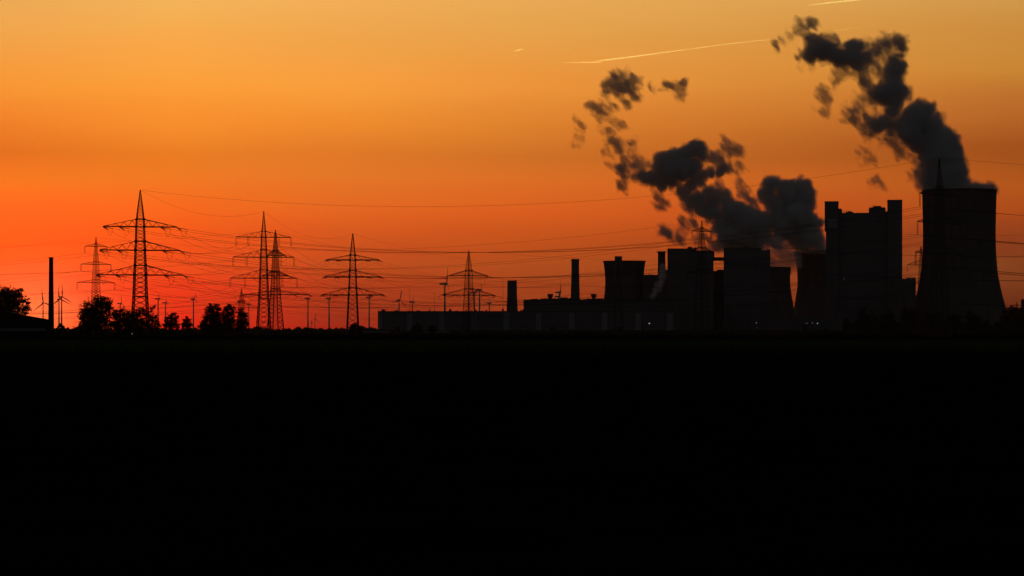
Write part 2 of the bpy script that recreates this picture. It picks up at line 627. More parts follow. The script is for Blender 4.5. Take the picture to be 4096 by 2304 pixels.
pK = Pylon(4067, 3500, 1206, [(1206, 1), (1225, 6), (1345, 16)], [(1222, 1217, 16, 2), (1236, 1230, 20, 2)], 10,
           'tiny distant lattice pylon above the trees near the frame edge', 'tiny distant pylon', 'suspension', .6, .35, .14, 4.0)
pL = Pylon(2473, 2350, 1030, [(1030, 2), (1075, 14), (1088, 16), (1140, 22), (1345, 42)],
           [(1094, 1078, 46, 4), (1146, 1128, 50, 4), (1196, 1178, 54, 4)], 12,
           'dark lattice pylon lost against the old cooling tower with a stack', 'stack pylon', 'tension', .5, .4, .14, 6.0)
for p in (pB, pF, pH, pI, pJ, pK):
    p.hang()
span(pA, pI, .036)
span(pA, pB, .036)
span(pB, pD, .034)
span(pD, pL, .020)
span(pC, pE, .022, rows=[0, 0, 1])
span(pE, pJ, .022, rows=[0, 1])
span(pF, pH, .031)
span(pG, pK, .018, rows=[0, 1])
span(pH, pI.base - pH.base + Vector((260, -120, 0)), .03, back='beyond the frame edge')
span(pI, Vector((390, -120, -1.5)), .030, back='beyond the right edge')
span(pF, Vector((-390, -40, -8)), .031, back='beyond the left edge')
span(pC, Vector((-460, -60, 0)), .028, back='beyond the left edge')
span(pG, Vector((-700, -60, 0)), .02, earth=False, back='beyond the left edge')
for p in (pA, pC, pD, pE, pG, pL):
    p.jumpers()

# ------------------------------------------------------------------ wind turbines
def make_turbine(label):
    T = thing('wind_turbine', (0, 0, 0), label, 'wind turbine', 'wind turbines on the horizon')
    MB().lathe([(2.3, 0), (2.0, 30), (1.6, 65), (1.25, 92)], 14, caps=(True, True)).build('tower', M['white'], T, True)
    nb = MB()
    nb.prism([(-9.5, 91.6), (2.4, 91.6), (3.0, 92.6), (3.0, 95.0), (2.0, 95.8), (-8.5, 95.2), (-10, 94.2)], -1.8, 1.8)
    nb.build('nacelle', M['white'], T)
    hub = MB().lathe([(0.05, 5.6), (1.1, 5.2), (1.7, 4.3), (1.8, 3.05)], 12, caps=(True, True))
    hub.v = [(z, x, y + 93.7) for x, y, z in hub.v]
    hub = hub.build('hub', M['white'], T, True)
    return T, hub


def make_blade(parent):
    """blade of unit length along +z from the hub centre"""
    mb = MB()
    st = [(0.0, .018, .018), (.05, .020, .018), (.16, .042, .012), (.25, .047, .008), (.5, .032, .005), (.75, .020, .003), (.93, .012, .002), (1.0, .003, .001)]
    n = 8
    for z, c, th in st:
        tw = R(22) * (1 - z)
        for i in range(n):
            a = 2 * PI * i / n
            x, y = math.cos(a) * c, math.sin(a) * th
            y += 0
            X, Y = x * math.sin(tw) + y * math.cos(tw), x * math.cos(tw) - y * math.sin(tw)
            mb.v.append((X + .02 * z * z, Y - c * .4, z))
    for k in range(len(st) - 1):
        for i in range(n):
            j = (i + 1) % n
            mb.f.append((k * n + i, k * n + j, (k + 1) * n + j, (k + 1) * n + i))
    mb.f.append(tuple(range(n)))
    mb.f.append(tuple((len(st) - 1) * n + i for i in reversed(range(n))))
    return mb.build('blade', M['white'], parent, True)


proto, phub = make_turbine('')
pb = [make_blade(phub) for _ in range(3)]
# x, y of the hub, distance, blade length in px, blade angle, yaw, label
TURB = [
    (372 / 800 * 375 + 0, 1211, 6200, 57, 8, 62, 'wind turbine between the round tree and the slim chimney'),
    (238, 1197, 7000, 54, 6, 60, 'lower of two overlapping turbines right of the slim chimney'),
    (250, 1188, 6800, 54, 2, 48, 'higher of two overlapping turbines right of the slim chimney'),
    (486, 1214, 7000, 40, 2, 20, 'wind turbine half hidden behind the trees left of the largest pylon'),
    (638, 1195, 7000, 38, 25, 22, 'wind turbine nearest the largest pylon, on its right'),
    (667, 1211, 7600, 34, 22, 20, 'shorter wind turbine above the middle roadside tree'),
    (779, 1196, 6800, 36, -14, 30, 'wind turbine standing alone before the dense tree group'),
    (1000, 1217, 7300, 30, 0, 12, 'wind turbine left of the close pair of pylons'),
    (1238, 1193, 6300, 36, 10, 10, 'wind turbine right of the pair of pylons, highest there'),
    (1322, 1194, 6200, 47, -6, 22, 'wind turbine left of the bush-foot pylon'),
    (1483, 1190, 6400, 40, 175, 10, 'wind turbine between the bush-foot pylon and the long hall'),
    (1262, 1278, 9500, 34, 8, 35, 'small far turbine with wide blades over the distant wood'),
    (1247, 1289, 9900, 26, 6, 20, 'tiny far turbine beside the small wide-bladed one'),
    (1320, 1287, 9800, 24, 0, 10, 'tiny far turbine hidden behind a larger turbine shaft'),
    (1134, 1286, 9700, 26, 12, 20, 'tiny far turbine at the foot of the close pylons'),
    (1054, 1291, 9900, 22, 5, 14, 'tiny far turbine seen through the taller twin pylon'),
    (1600, 1200, 5600, 48, -14, 50, 'turbine over the hall roof, level blade to the right'),
    (1655, 1207, 6000, 36, 10, 24, 'turbine over the hall roof beside a thin mast'),
    (1788, 1135, 4600, 78, -6, 14, 'biggest wind turbine, left of the low-hall pylon'),
    (1925, 1159, 5000, 38, -10, 30, 'higher of the two turbines just right of the low-hall pylon'),
    (1905, 1170, 5200, 56, 172, 10, 'turbine seen partly through the low-hall pylon'),
    (1962, 1213, 6600, 30, 20, 30, 'short turbine over the hall near the stubby chimney'),
    (2244, 1169, 5400, 34, 2, 14, 'higher turbine over the hall left of the tall chimney'),
    (2240, 1186, 6200, 60, 0, 8, 'lower turbine behind the hall roof funnels'),
]
TURB[0] = (174, 1211) + TURB[0][2:]
turbs = [proto]
for i in range(1, len(TURB)):
    c0 = proto.copy()
    COL.objects.link(c0)
    for ch in proto.children:
        d = ch.copy()
        COL.objects.link(d)
        d.parent = c0
        for bl_ in ch.children:
            e = bl_.copy()
            COL.objects.link(e)
            e.parent = d
    turbs.append(c0)
for T, (hx, hy, D, bl, ang, yaw, lab) in zip(turbs, TURB):
    k = D / F
    hubz = CAMZ + (YH - hy) * k
    s = hubz / 93.7
    phi = R(-yaw)
    T.rotation_euler = (0, 0, phi)
    T.scale = (max(.75, min(1.0, s)),) * 2 + (1,)
    T.scale = (s if s > .6 else .6,) * 3
    s = T.scale[0]
    x = (hx - CX) * k
    T.location = (x - 4.3 * s * math.cos(phi), D - 4.3 * s * math.sin(phi), hubz - 93.7 * s)
    T['label'] = lab
    bi = 0
    for ch in [b for h_ in T.children for b in h_.children]:
        if ch.name.startswith('blade'):
            ch.location = (4.3, 0, 93.7)
            ch.scale = (bl * k / s,) * 3
            ch.rotation_euler = (R(ang + 120 * bi), 0, 0)
            bi += 1

# ------------------------------------------------------------------ the power station
def box_px(mb, x0, x1, y0, y1, D, d0, d1, org):
    """box between photo columns x0..x1 and rows y0 (top) .. y1 (None: the ground) at distance D, from depth d0 to d1"""
    k = D / F
    z1 = CAMZ + (YH - y0) * k
    z0 = 0.0 if y1 is None else CAMZ + (YH - y1) * k
    return mb.box((x0 - CX) * k - org.x, (x1 - CX) * k - org.x, D + d0 - org.y, D + d1 - org.y, z0, z1)


def G0(px, D):
    v = W(px, YH, D)
    v.z = 0
    return v


def building(name, D, x0, x1, label, cat, walls, depth=50, parts=(), m='cladding'):
    """walls: (x0, x1, ytop) blocks; parts: (name, material, [(x0, x1, y0, y1, d0, d1)])"""
    org = G0((x0 + x1) / 2, D)
    T = thing(name, org, label, cat)
    T.rotation_euler = (0, 0, math.atan2(-org.x, org.y))
    mb = MB()
    e = 0.0
    for a, b, yt in walls:
        box_px(mb, a, b, yt, None, D, e, depth + e, org)
        e += 0.05
    wl = mb.build('wall', M[m], T)
    for nm, mm, boxes in parts:
        for a, b, y0, y1, d0, d1 in boxes:
            box_px(MB(), a, b, y0, y1, D, d0, d1, org).build(nm, M[mm], wl if nm in ('gate', 'window', 'window_band', 'louvre_band') else T)
    return T, org


# long low hall
hall, ho = building('turbine_hall', 2700, 1511, 2700, 'long low hall with a flat roof and pale upright strips', 'hall', [(1511, 2700, 1246)], 62, [
    ('roof_edge', 'roof', [(1510, 2701, 1244.3, 1246, -.4, 62.4)]),
    ('stair_strip', 'pilaster', [(x, x + 22, 1252, 1337, -1.6, 0) for x in (1629, 1756, 1884, 2014, 2143, 2275, 2407, 2541, 2668)]),
    ('corner_strip', 'pilaster', [(1512, 1528, 1252, 1337, -1.2, 0)]),
    ('roof_vent', 'cladding_dark', [(1523, 1537, 1237.5, 1244.3, 10, 18), (1575, 1588, 1241, 1244.3, 12, 18), (1664, 1678, 1241.5, 1244.3, 8, 16), (1710, 1715, 1240, 1244.3, 20, 24),
                                    (1795, 1804, 1236, 1244.3, 10, 16), (1822, 1830, 1242, 1244.3, 10, 16), (1900, 1906, 1238, 1244.3, 10, 14), (1942, 1948, 1238, 1244.3, 10, 14),
                                    (2007, 2015, 1235, 1244.3, 10, 16), (2080, 2086, 1238.5, 1244.3, 10, 14), (1925, 1931, 1241.5, 1244.3, 10, 14), (2088, 2094, 1238, 1244.3, 20, 30)]),
    ('window_band', 'cladding_dark', [(1660, 1750, 1300, 1306, -.3, 0), (1790, 1878, 1300, 1306, -.3, 0), (1915, 2008, 1300, 1306, -.3, 0), (2045, 2138, 1300, 1306, -.3, 0), (2170, 2270, 1300, 1306, -.3, 0)]),
    ('gate', 'roof', [(1580, 1600, 1308, 1334, -.35, 0), (2200, 2222, 1308, 1334, -.35, 0), (2470, 2492, 1308, 1334, -.35, 0)]),
])
k = 2700 / F
fv = MB()
for x, y in ((1717, 1238), (1589, 1240)):
    a = W(x, 1244.3, 2714) - ho; b = W(x + 4, y - 4, 2714) - ho
    fv.bar(a, b, .5)
fv.build('roof_flue', M['steel'], hall)

# upper block behind the hall with two funnels
up, uo = building('filter_building', 2850, 2094, 2700, 'flat dark block above the long hall with two roof funnels', 'building', [(2094, 2700, 1199)], 45, [
    ('roof_box', 'cladding_dark', [(2124, 2149, 1195, 1199, 4, 20), (2161, 2188, 1194.5, 1199, 4, 24), (2170, 2284, 1192.5, 1199, 26, 40), (2240, 2270, 1189.5, 1199, 6, 22), (2276, 2285, 1191, 1199, 4, 12),
                                   (2320, 2323, 1193, 1199, 2, 8), (2333, 2420, 1196, 1199, 5, 24), (2345, 2412, 1193, 1199, 26, 38), (2384, 2412, 1192.5, 1199, 8, 20)]),
    ('roof_edge', 'roof', [(2093, 2701, 1198, 1199.8, -.4, 45.3)]),
], m='cladding_dark')
for x in (2199, 2373):
    k = 2865 / F
    o = W(x, 1198, 2865) - uo
    z = lambda y: (1198 - y) * k
    MB().lathe([(4.5 * k, z(1198)), (5 * k, z(1195)), (7.5 * k, z(1192)), (10.5 * k, z(1186)), (11.8 * k, z(1182)), (11.2 * k, z(1181)), (11.2 * k, z(1178)), (12.3 * k, z(1177.5)), (12.3 * k, z(1175.8)), (10 * k, z(1175.8)), (9.5 * k, z(1180))], 24, caps=(True, True)).build('roof_funnel', M['concrete_dark'], up, True).location = o


def chimney(px, D, prof, label, m='concrete_dark', rings=(), flare=None, ladder=True, group='chimneys of the power station'):
    """prof: (y, radius px)"""
    k = D / F
    T = thing('chimney', G0(px, D), label, 'chimney', group)
    zf = lambda y: CAMZ + (YH - y) * k
    pr = [(prof[-1][1] * k, 0.0)] + [(r * k, zf(y)) for y, r in reversed(prof)]
    top = pr[-1]
    inner = [(top[0] * .82, top[1]), (top[0] * .8, top[1] - 6 * k)]
    MB().lathe(pr + inner, 28, caps=(True, True)).build('shaft', M[m], T, True)
    for y, r, h in rings:
        gal = MB().lathe([(lerp_prof(prof, y) * k * .98, zf(y + h)), (r * k, zf(y + h * .6)), (r * k, zf(y)), (lerp_prof(prof, y) * k * .98, zf(y))], 28).build('gallery', M['steel'], T)
        rl = MB()
        for i in range(20):
            a = 2 * PI * i / 20
            rl.bar((r * k * math.cos(a), r * k * math.sin(a), zf(y)), (r * k * math.cos(a), r * k * math.sin(a), zf(y) + 1.1), .06)
        rl.lathe([(r * k - .05, zf(y) + 1.05), (r * k + .05, zf(y) + 1.05), (r * k + .05, zf(y) + 1.15), (r * k - .05, zf(y) + 1.15)], 20)
        rl.build('railing', M['steel'], gal)
    if ladder:
        r0 = prof[-1][1] * k
        lb = MB()
        for s in (-.3, .3):
            lb.bar((s, -r0 - .25, 0), (s, -top[0] - .25, top[1]), .05)
        n = int(top[1] / 1.5)
        for i in range(n):
            f = i / n
            yy = -(r0 + (top[0] - r0) * f) - .25
            lb.bar((-.3, yy, top[1] * f), (.3, yy, top[1] * f), .04)
        lb.build('ladder', M['steel'], T)
    return T


chimney(2048.5, 2790, [(1122, 18.5), (1190, 20), (1215, 21.5), (1244, 22.8), (1328, 24)], 'short thick dark chimney rising alone behind the long hall', rings=())
chimney(2301, 2930, [(1036, 15.5), (1080, 15.2), (1197, 18.5), (1328, 21)], 'tall dark chimney with small top gallery, between the two roof funnels', rings=((1040.5, 18.2, 2.5),))
chimney(2473.5, 2960, [(1025, 15.2), (1046, 14.4), (1195, 15.5), (1328, 17)], 'dark chimney standing before the old cooling tower')
c3 = chimney(2646.5, 2950, [(1006, 14.5), (1012, 14.5), (1020, 15), (1328, 17)], 'dark chimney with a flared crown beside the boiler houses', rings=((1007, 20, 4.5),))


def cooling_tower(px, D, prof, label, struts=True, group='cooling towers of the power station', m='concrete'):
    """prof: (y, radius px) downwards"""
    k = D / F
    T = thing('cooling_tower', G0(px, D), label, 'cooling tower', group)
    zf = lambda y: CAMZ + (YH - y) * k
    # smooth the measured outline
    ys = [p[0] for p in prof]
    out = []
    n = 40
    zleg = 9.0
    ybot = YH - (zleg - CAMZ) / k
    for i in range(n + 1):
        y = ybot + (ys[0] - ybot) * i / n
        r = sum(lerp_prof(prof, y + q) for q in (-14, -7, 0, 7, 14)) / 5 if 14 < y - ys[0] else lerp_prof(prof, y)
        out.append((r * k, zf(y)))
    top = out[-1]
    out.append((top[0] + .5, top[1] + .05))
    out.append((top[0] + .5, top[1] + .9))
    out.append((top[0] - .7, top[1] + .9))
    out += [(r - .8, z) for r, z in reversed(out[:n])]
    MB().lathe(out, 96).build('shell', M[m], T, True)
    rb = out[0][0]
    st = MB()
    N = 44
    for i in range(N):
        a0, a1 = 2 * PI * i / N, 2 * PI * (i + .5) / N
        a2 = 2 * PI * (i + 1) / N
        for p, q in ((a0, a1), (a2, a1)):
            st.bar(((rb + 1.5) * math.cos(p), (rb + 1.5) * math.sin(p), 0), ((rb - .4) * math.cos(q), (rb - .4) * math.sin(q), zleg + .3), .45)
    st.build('strut_lattice', M[m], T)
    MB().lathe([(rb + 3, 0), (rb + 3, 1.2), (rb + 2.4, 1.2), (rb + 2.4, 0)], 64).build('basin', M[m], T)
    return T


cooling_tower(2497.5, 3080, [(1047, 84.5), (1060, 82), (1080, 79.5), (1115, 77), (1150, 77), (1180, 80), (1199, 84), (1328, 104)], 'small old cooling tower with a chimney standing in front')
cooling_tower(3075, 3420, [(1072, 88), (1085, 86.5), (1122, 85), (1150, 86.5), (1200, 94), (1239, 101), (1328, 120)], 'cooling tower half hidden behind the right-hand boiler house of the middle group')
cooling_tower(3300, 3620, [(1009, 123), (1025, 119.5), (1043, 116), (1085, 111), (1122, 109), (1150, 110.5), (1170, 113.5), (1205, 119), (1239, 125), (1328, 146)], 'middle cooling tower beside the tallest boiler house, steam pouring from it')
cooling_tower(3837, 3100, [(764, 147.5), (800, 146.2), (850, 145), (915, 143.6), (960, 143.4), (1009, 145), (1050, 147.5), (1088, 151), (1114, 155), (1160, 165), (1200, 174.5), (1237, 185), (1328, 214)], 'biggest and tallest cooling tower, at the far right, thick steam on top')

# link roof behind chimney with flared crown
building('pump_house', 3030, 2576, 2672, 'low flat block between the old cooling tower and the boiler house', 'building', [(2570, 2672, 1099)], 40,
         [('roof_box', 'cladding_dark', [(2660, 2671, 1079, 1099, 5, 20)]), ('roof_vent', 'steel', [(2592, 2594, 1091, 1099, 5, 7), (2600, 2606, 1096, 1099, 8, 14)])], m='cladding_dark')
building('boiler_house', 2990, 2670, 2855, 'broad dark boiler house, left one, pylon top above its roof', 'boiler house',
         [(2670, 2787, 995), (2787, 2854, 1003.5)], 62, [
    ('roof_box', 'cladding_dark', [(2750, 2769, 985.5, 995, 10, 30), (2773, 2786, 989, 995, 10, 26), (2700, 2750, 993, 995, 8, 40), (2790, 2822, 1000.5, 1003.5, 14, 40), (2846, 2857, 1008, 1030, 4, 9)]),
    ('roof_edge', 'roof', [(2669.5, 2787.5, 993.8, 995.6, -.4, 62.3)]),
    ('louvre_band', 'cladding_dark', [(2690, 2770, 1040, 1052, -.4, 0), (2690, 2770, 1110, 1116, -.4, 0)]),
    ('annex', 'cladding_dark', [(2640, 2760, 1190, None, -22, 0)]),
])
tb_, to_ = building('boiler_house', 2990, 2895, 3080, 'broad dark boiler house, right one, beside the middle cooling tower', 'boiler house',
                    [(2895, 3046, 992.5), (3046, 3080, 1002)], 62, [
    ('roof_box', 'cladding_dark', [(2974, 2994, 981.5, 992.5, 10, 30), (2925, 2974, 989.5, 992.5, 8, 40), (3068, 3078, 997, 1002, 8, 20), (3054, 3062, 999.5, 1002, 8, 20)]),
    ('roof_edge', 'roof', [(2894.5, 3046.5, 991.4, 993, -.4, 62.3)]),
    ('louvre_band', 'cladding_dark', [(2930, 3030, 1050, 1060, -.4, 0), (2930, 3030, 1120, 1127, -.4, 0)]),
    ('annex', 'cladding_dark', [(2930, 3060, 1205, None, -20, 0)]),
])
br_o = W(2875, 1043, 3005)
br = thing('conveyor_bridge', br_o, 'dark covered bridge high between the two broad boiler houses', 'bridge', None, math.atan2(-br_o.x, br_o.y))
k = 3005 / F
MB().box(-21 * k, 21 * k, -4, 4, 0, 12 * k).build('gallery', M['cladding_dark'], br)
MB().box(-21 * k, 21 * k, -4.4, 4.4, 12 * k, 12 * k + .5).build('roof', M['roof'], br)
building('link_building', 3040, 2853, 2900, 'low roof in the gap below the covered bridge', 'building', [(2853, 2866, 1083.5), (2866, 2898, 1079)], 30,
         [('roof_vent', 'steel', [(2880, 2886, 1077.5, 1079, 5, 12)])], m='cladding_dark')

# tallest boiler house
D = 3090
k = D / F
bo = G0(3453, D)
T = thing('boiler_house', bo, 'tallest boiler house with two square corner towers and rounded roof hoods', 'boiler house', None, math.atan2(-bo.x, bo.y))
box_px(MB(), 3305, 3549, 851, None, D, 0, 75, bo).build('wall', M['cladding'], T)
mb = MB(); box_px(mb, 3305, 3354, 921, None, D, -6, -.05, bo); box_px(mb, 3300, 3354, 806.5, 921, D, -6.4, 40, bo); ct = mb.build('corner_tower', M['cladding'], T)
box_px(MB(), 3549.5, 3607, 802.5, None, D, -6, 40, bo).build('corner_tower', M['cladding'], T)
box_px(MB(), 3299, 3355, 805, 806.5, D, -6.8, 40.4, bo).build('roof_edge', M['roof'], T)
box_px(MB(), 3548.5, 3608, 801, 802.5, D, -6.4, 40.4, bo).build('roof_edge', M['roof'], T)
box_px(MB(), 3314, 3352, 876, 914, D, -6.9, -6.4, bo).build('louvre_panel', M['pilaster'], ct)


def hood(x0, x1, y0, y1, rr, d0, d1, name='roof_hood'):
    a, b = (x0 - CX) * k - bo.x, (x1 - CX) * k - bo.x
    z1, z0 = CAMZ + (YH - y0) * k, CAMZ + (YH - y1) * k
    rr *= k
    poly = [(a, z0), (b, z0)]
    for i in range(6):
        t = PI / 2 * i / 5
        poly.append((b - rr + rr * math.cos(t), z1 - rr + rr * math.sin(t)))
    for i in range(6):
        t = PI / 2 + PI / 2 * i / 5
        poly.append((a + rr + rr * math.cos(t), z1 - rr + rr * math.sin(t)))
    MB().prism(poly, d0, d1).build(name, M['cladding_dark'], T)


hood(3336, 3369, 833.5, 851, 6, 2, 30)
hood(3475, 3541.5, 829, 851, 7, 4, 40)
hood(3493, 3524, 822.5, 829, .8, 8, 30, 'roof_cap')
hood(3541, 3549.5, 845, 851, 1, 4, 30, 'roof_cap')
rb = MB()
for a, b, y0, y1 in ((3382, 3413, 846, 851), (3392, 3408, 843.5, 846), (3413, 3480, 849.6, 851)):
    box_px(MB(), a, b, y0, y1, D, 10, 30, bo).build('roof_box', M['cladding_dark'], T)
for x in (3370, 3380, 3390):
    rb.bar(W(x, 851, D + 12) - bo, W(x, 843.5, D + 12) - bo, .25)
rb.bar(W(3368, 843.8, D + 12) - bo, W(3396, 843.8, D + 12) - bo, .3)
rb.build('roof_railing', M['steel'], T)
rr_ = MB()
rr_.bar(W(3579, 801, D + 10) - bo, W(3579, 795, D + 10) - bo, .2)
rr_.bar(W(3485, 829, D + 10) - bo, W(3485, 820.5, D + 10) - bo, .2)
rr_.bar(W(3484, 822, D + 10) - bo, W(3487, 821, D + 10) - bo, .25)
rr_.build('lightning_rod', M['steel'], T)
for y in (960, 1040, 1120, 1190):
    box_px(MB(), 3380, 3530, y, y + 7, D, -.4, 0, bo).build('louvre_band', M['cladding_dark'], T)
building('gypsum_silo', 3000, 3607, 3663, 'square dark block between the tallest boiler house and biggest cooling tower', 'building',
         [(3560, 3624, 1117), (3624, 3663, 1111)], 30, [
    ('roof_edge', 'roof', [(3623.5, 3663.5, 1110, 1111.4, -.3, 30.2)]),
    ('roof_box', 'cladding_dark', [(3610, 3622, 1114.5, 1117, 4, 12)]),
], m='concrete_dark')
building('coal_bunker', 2920, 3000, 3560, 'lower dark service block in front of the tallest boiler house', 'building', [(3000, 3330, 1268), (3330, 3560, 1240)], 60, [
    ('roof_edge', 'roof', [(3329.5, 3560.5, 1239, 1240.5, -.3, 60.2)]),
    ('roof_box', 'cladding_dark', [(3380, 3410, 1235, 1240, 10, 30), (3110, 3132, 1263, 1268, 10, 30)]),
    ('gate', 'roof', [(3430, 3450, 1300, None, -.3, 0), (3210, 3230, 1300, None, -.3, 0)])], m='cladding_dark')
building('office_block', 3500, 4085, 4130, 'small square block cut by the picture edge, beside a tiny pylon', 'building', [(4085, 4130, 1198)], 30, [
    ('roof_edge', 'roof', [(4084.5, 4130.5, 1197, 1198.4, -.3, 30.2)]),
    ('window', 'roof', [(4090, 4128, 1206 + 8 * i, 1209 + 8 * i, -.2, 0) for i in range(4)])], m='concrete')
# low sheds in front of the hall
for (x0, x1, yt, D_, lab) in ((1438, 1556, 1325, 2100, 'low pale-roofed shed right of the bush-foot pylon'), (1686, 1796, 1326, 2150, 'low pale-roofed shed before the long hall')):
    o = G0((x0 + x1) / 2, D_)
    Tq = thing('low_shed', o, lab, 'shed', 'low sheds before the long hall')
    k = D_ / F
    hw_ = (x1 - x0) / 2 * k
    z1 = CAMZ + (YH - yt) * k
    MB().box(-hw_, hw_, 0, 14, 0, z1 * .55).build('wall', M['barn'], Tq)
    MB().prism([(0, 0), (0, 0.01), (0, 0.02)], 0, 0.01)
    pr = MB()
    pr.v = [(-hw_ - .5, -.5, z1 * .55), (hw_ + .5, -.5, z1 * .55), (hw_ + .5, 14.5, z1 * .55), (-hw_ - .5, 14.5, z1 * .55), (-hw_ - .5, 7, z1), (hw_ + .5, 7, z1)]
    pr.f = [(0, 1, 5, 4), (2, 3, 4, 5), (1, 2, 5), (3, 0, 4), (3, 2, 1, 0)]
    pr.build('roof', M['foil'], Tq)
    box_px(MB(), x0 + 12, x0 + 20, YH + (CAMZ - z1 * .42) / k, None, D_, -.1, 0, o).build('door', M['roof'], Tq)
    box_px(MB(), x1 - 24, x1 - 10, YH + (CAMZ - z1 * .42) / k, None, D_, -.1, 0, o).build('gate', M['roof'], Tq)

# thin masts
for px, yt, D_, yb, lab in ((1639, 1153, 2730, 1244.3, 'thin mast on the long hall roof beside two turbines'), (1738, 1172, 2730, 1244.3, 'thin mast on the long hall roof before the biggest turbine'),
                            (2012.5, 1104, 2730, 1244.3, 'tallest thin mast, beside the short thick chimney'), (2241.5, 1115, 2880, 1198, 'thin mast behind the roof funnels')):
    p = W(px, yb, D_); q = W(px, yt, D_)
    Tm = thing('antenna_mast', p, lab, 'mast', 'thin masts on the hall roofs')
    h = q.z - p.z
    MB().bar((0, 0, 0), (0, 0, h), .22, .10, 6).build('pole', M['steel'], Tm)
    MB().box(-.7, .7, -.7, .7, 0, .6).build('base', M['concrete'], Tm)

# small works lamps
def lamp(px, py, D, lab, m='lamp', w=.7, wall=False):
    w *= .6
    q = min(1.0, w / .5)
    p = W(px, py, D)
    Tl = thing('works_lamp', G0(px, D) if not wall else p - Vector((0, 0, .3)), lab, 'lamp', 'small lit lamps of the power station')
    z = 0.3 if wall else p.z
    if not wall:
        MB().bar((0, 0, 0), (0, 0, z), .16, .09, 8).build('pole', M['steel'], Tl)
        MB().bar((0, 0, z), (0, -.9, z + .1), .08, .08, 6).build('bracket', M['steel'], Tl)
    else:
        MB().bar((0, 0, 0), (0, 0, z), .16, .16, 8).build('bracket', M['steel'], Tl)
    MB().box(-w, w, -1.3, -.5, z, z + .22 * q).build('lamp_housing', M['steel'], Tl)
    MB().box(-w * .9, w * .9, -1.25, -.6, z - .4 * q, z - .002).build('lamp_head', M[m], Tl)
    return Tl


lamp(2597, 1293, 2650, 'white lamp glinting by the long hall under the flared-crown chimney', w=.95)
lamp(2816, 1293, 2900, 'upper lamp of two below the left broad boiler house', 'lamp_dim')
lamp(2813, 1310, 2880, 'lower lamp of two below the left broad boiler house', 'lamp_dim', .5)
lamp(3025, 1291, 2890, 'upper lamp of two below the right broad boiler house', w=.6)
lamp(3027, 1310, 2870, 'lower lamp of two below the right broad boiler house', 'lamp_dim', .5)
lamp(3227, 1292, 2900, 'first of three lamps in a row below the middle cooling tower', 'lamp_dim')
lamp(3249, 1291, 2900, 'centre one of three lamps in a row below the middle cooling tower', 'lamp_dim')
lamp(3270, 1293, 2900, 'last of three lamps in a row below the middle cooling tower', w=.7)
lamp(3375, 1116, 3078, 'lamp halfway up the tallest boiler house wall', 'lamp_dim', .5, True)
lamp(3469, 1200, 3088, 'lamp low on the tallest boiler house wall', 'lamp_dim', .6, True)
lamp(3645, 1115, 2998, 'lamp under the roof edge of the square dark block', 'lamp_dim', .5, True)
lamp(530, 1334, 900, 'bright roadside lamp under the trees by the largest pylon', w=.13)
lamp(373, 1333, 930, 'faint roadside lamp under the big round tree', 'lamp_dim', .06)

# ------------------------------------------------------------------ barn and slim chimney at the left
D = 700
k = D / F
o = G0(20, D)
T = thing('barn', o, 'big dark barn with a shallow gabled roof at the left edge', 'barn', None, math.atan2(-o.x, o.y))
zz = lambda y: CAMZ + (YH - y) * k
xx = lambda x: (x - 20) * k
MB().prism([(xx(-160), 0), (xx(198), 0), (xx(198), zz(1281)), (xx(20), zz(1249)), (xx(-160), zz(1281))], 0, 34).build('wall', M['barn'], T); bw = T.children[0]
for a, b in (((20, 1246), (203, 1279.5)), ((20, 1246), (-165, 1279.5))):
    x0, z0, x1, z1 = xx(a[0]), zz(a[1]), xx(b[0]), zz(b[1])
    MB().prism([(x0, z0), (x1, z1), (x1, z1 - .18), (x0, z0 - .18)], -.8, 34.8).build('roof_slope', M['barn_roof'], T)
MB().prism([(xx(44), zz(1250.3)), (xx(47), zz(1247.6)), (xx(60), zz(1247.8)), (xx(72), zz(1251.5)), (xx(77), zz(1256.3))], 2, 30).build('skylight', M['skylight'], T)
for a, b in ((-60, -20), (40, 80)):
    MB().box(xx(a), xx(b), -.12, 0, 0, 3.8).build('barn_door', M['barn_roof'], bw)
o = G0(88, 640)
T = thing('greenhouse', o, 'long low pale-roofed greenhouse strip in front of the dark barn', 'greenhouse', None, math.atan2(-o.x, o.y))
k2 = 640 / F
MB().box(-110 * k2, 90 * k2, 0, 6, 0, CAMZ + (YH - 1324) * k2).build('wall', M['barn'], T)
pr = MB()
z0, z1 = CAMZ + (YH - 1324) * k2, CAMZ + (YH - 1313) * k2
pr.v = [(-112 * k2, -.2, z0), (92 * k2, -.2, z0), (92 * k2, 6.2, z0), (-112 * k2, 6.2, z0), (-112 * k2, 3, z1), (92 * k2, 3, z1)]
pr.f = [(0, 1, 5, 4), (2, 3, 4, 5), (1, 2, 5), (3, 0, 4), (3, 2, 1, 0)]
pr.build('roof', M['foil'], T)
chimney(204.5, 745, [(1029, 9.0), (1036, 9.0), (1037, 8.3), (1160, 9.6), (1250, 11.2), (1328, 12)], 'slim brick chimney standing alone beside the barn', 'brick', rings=(), group=None)

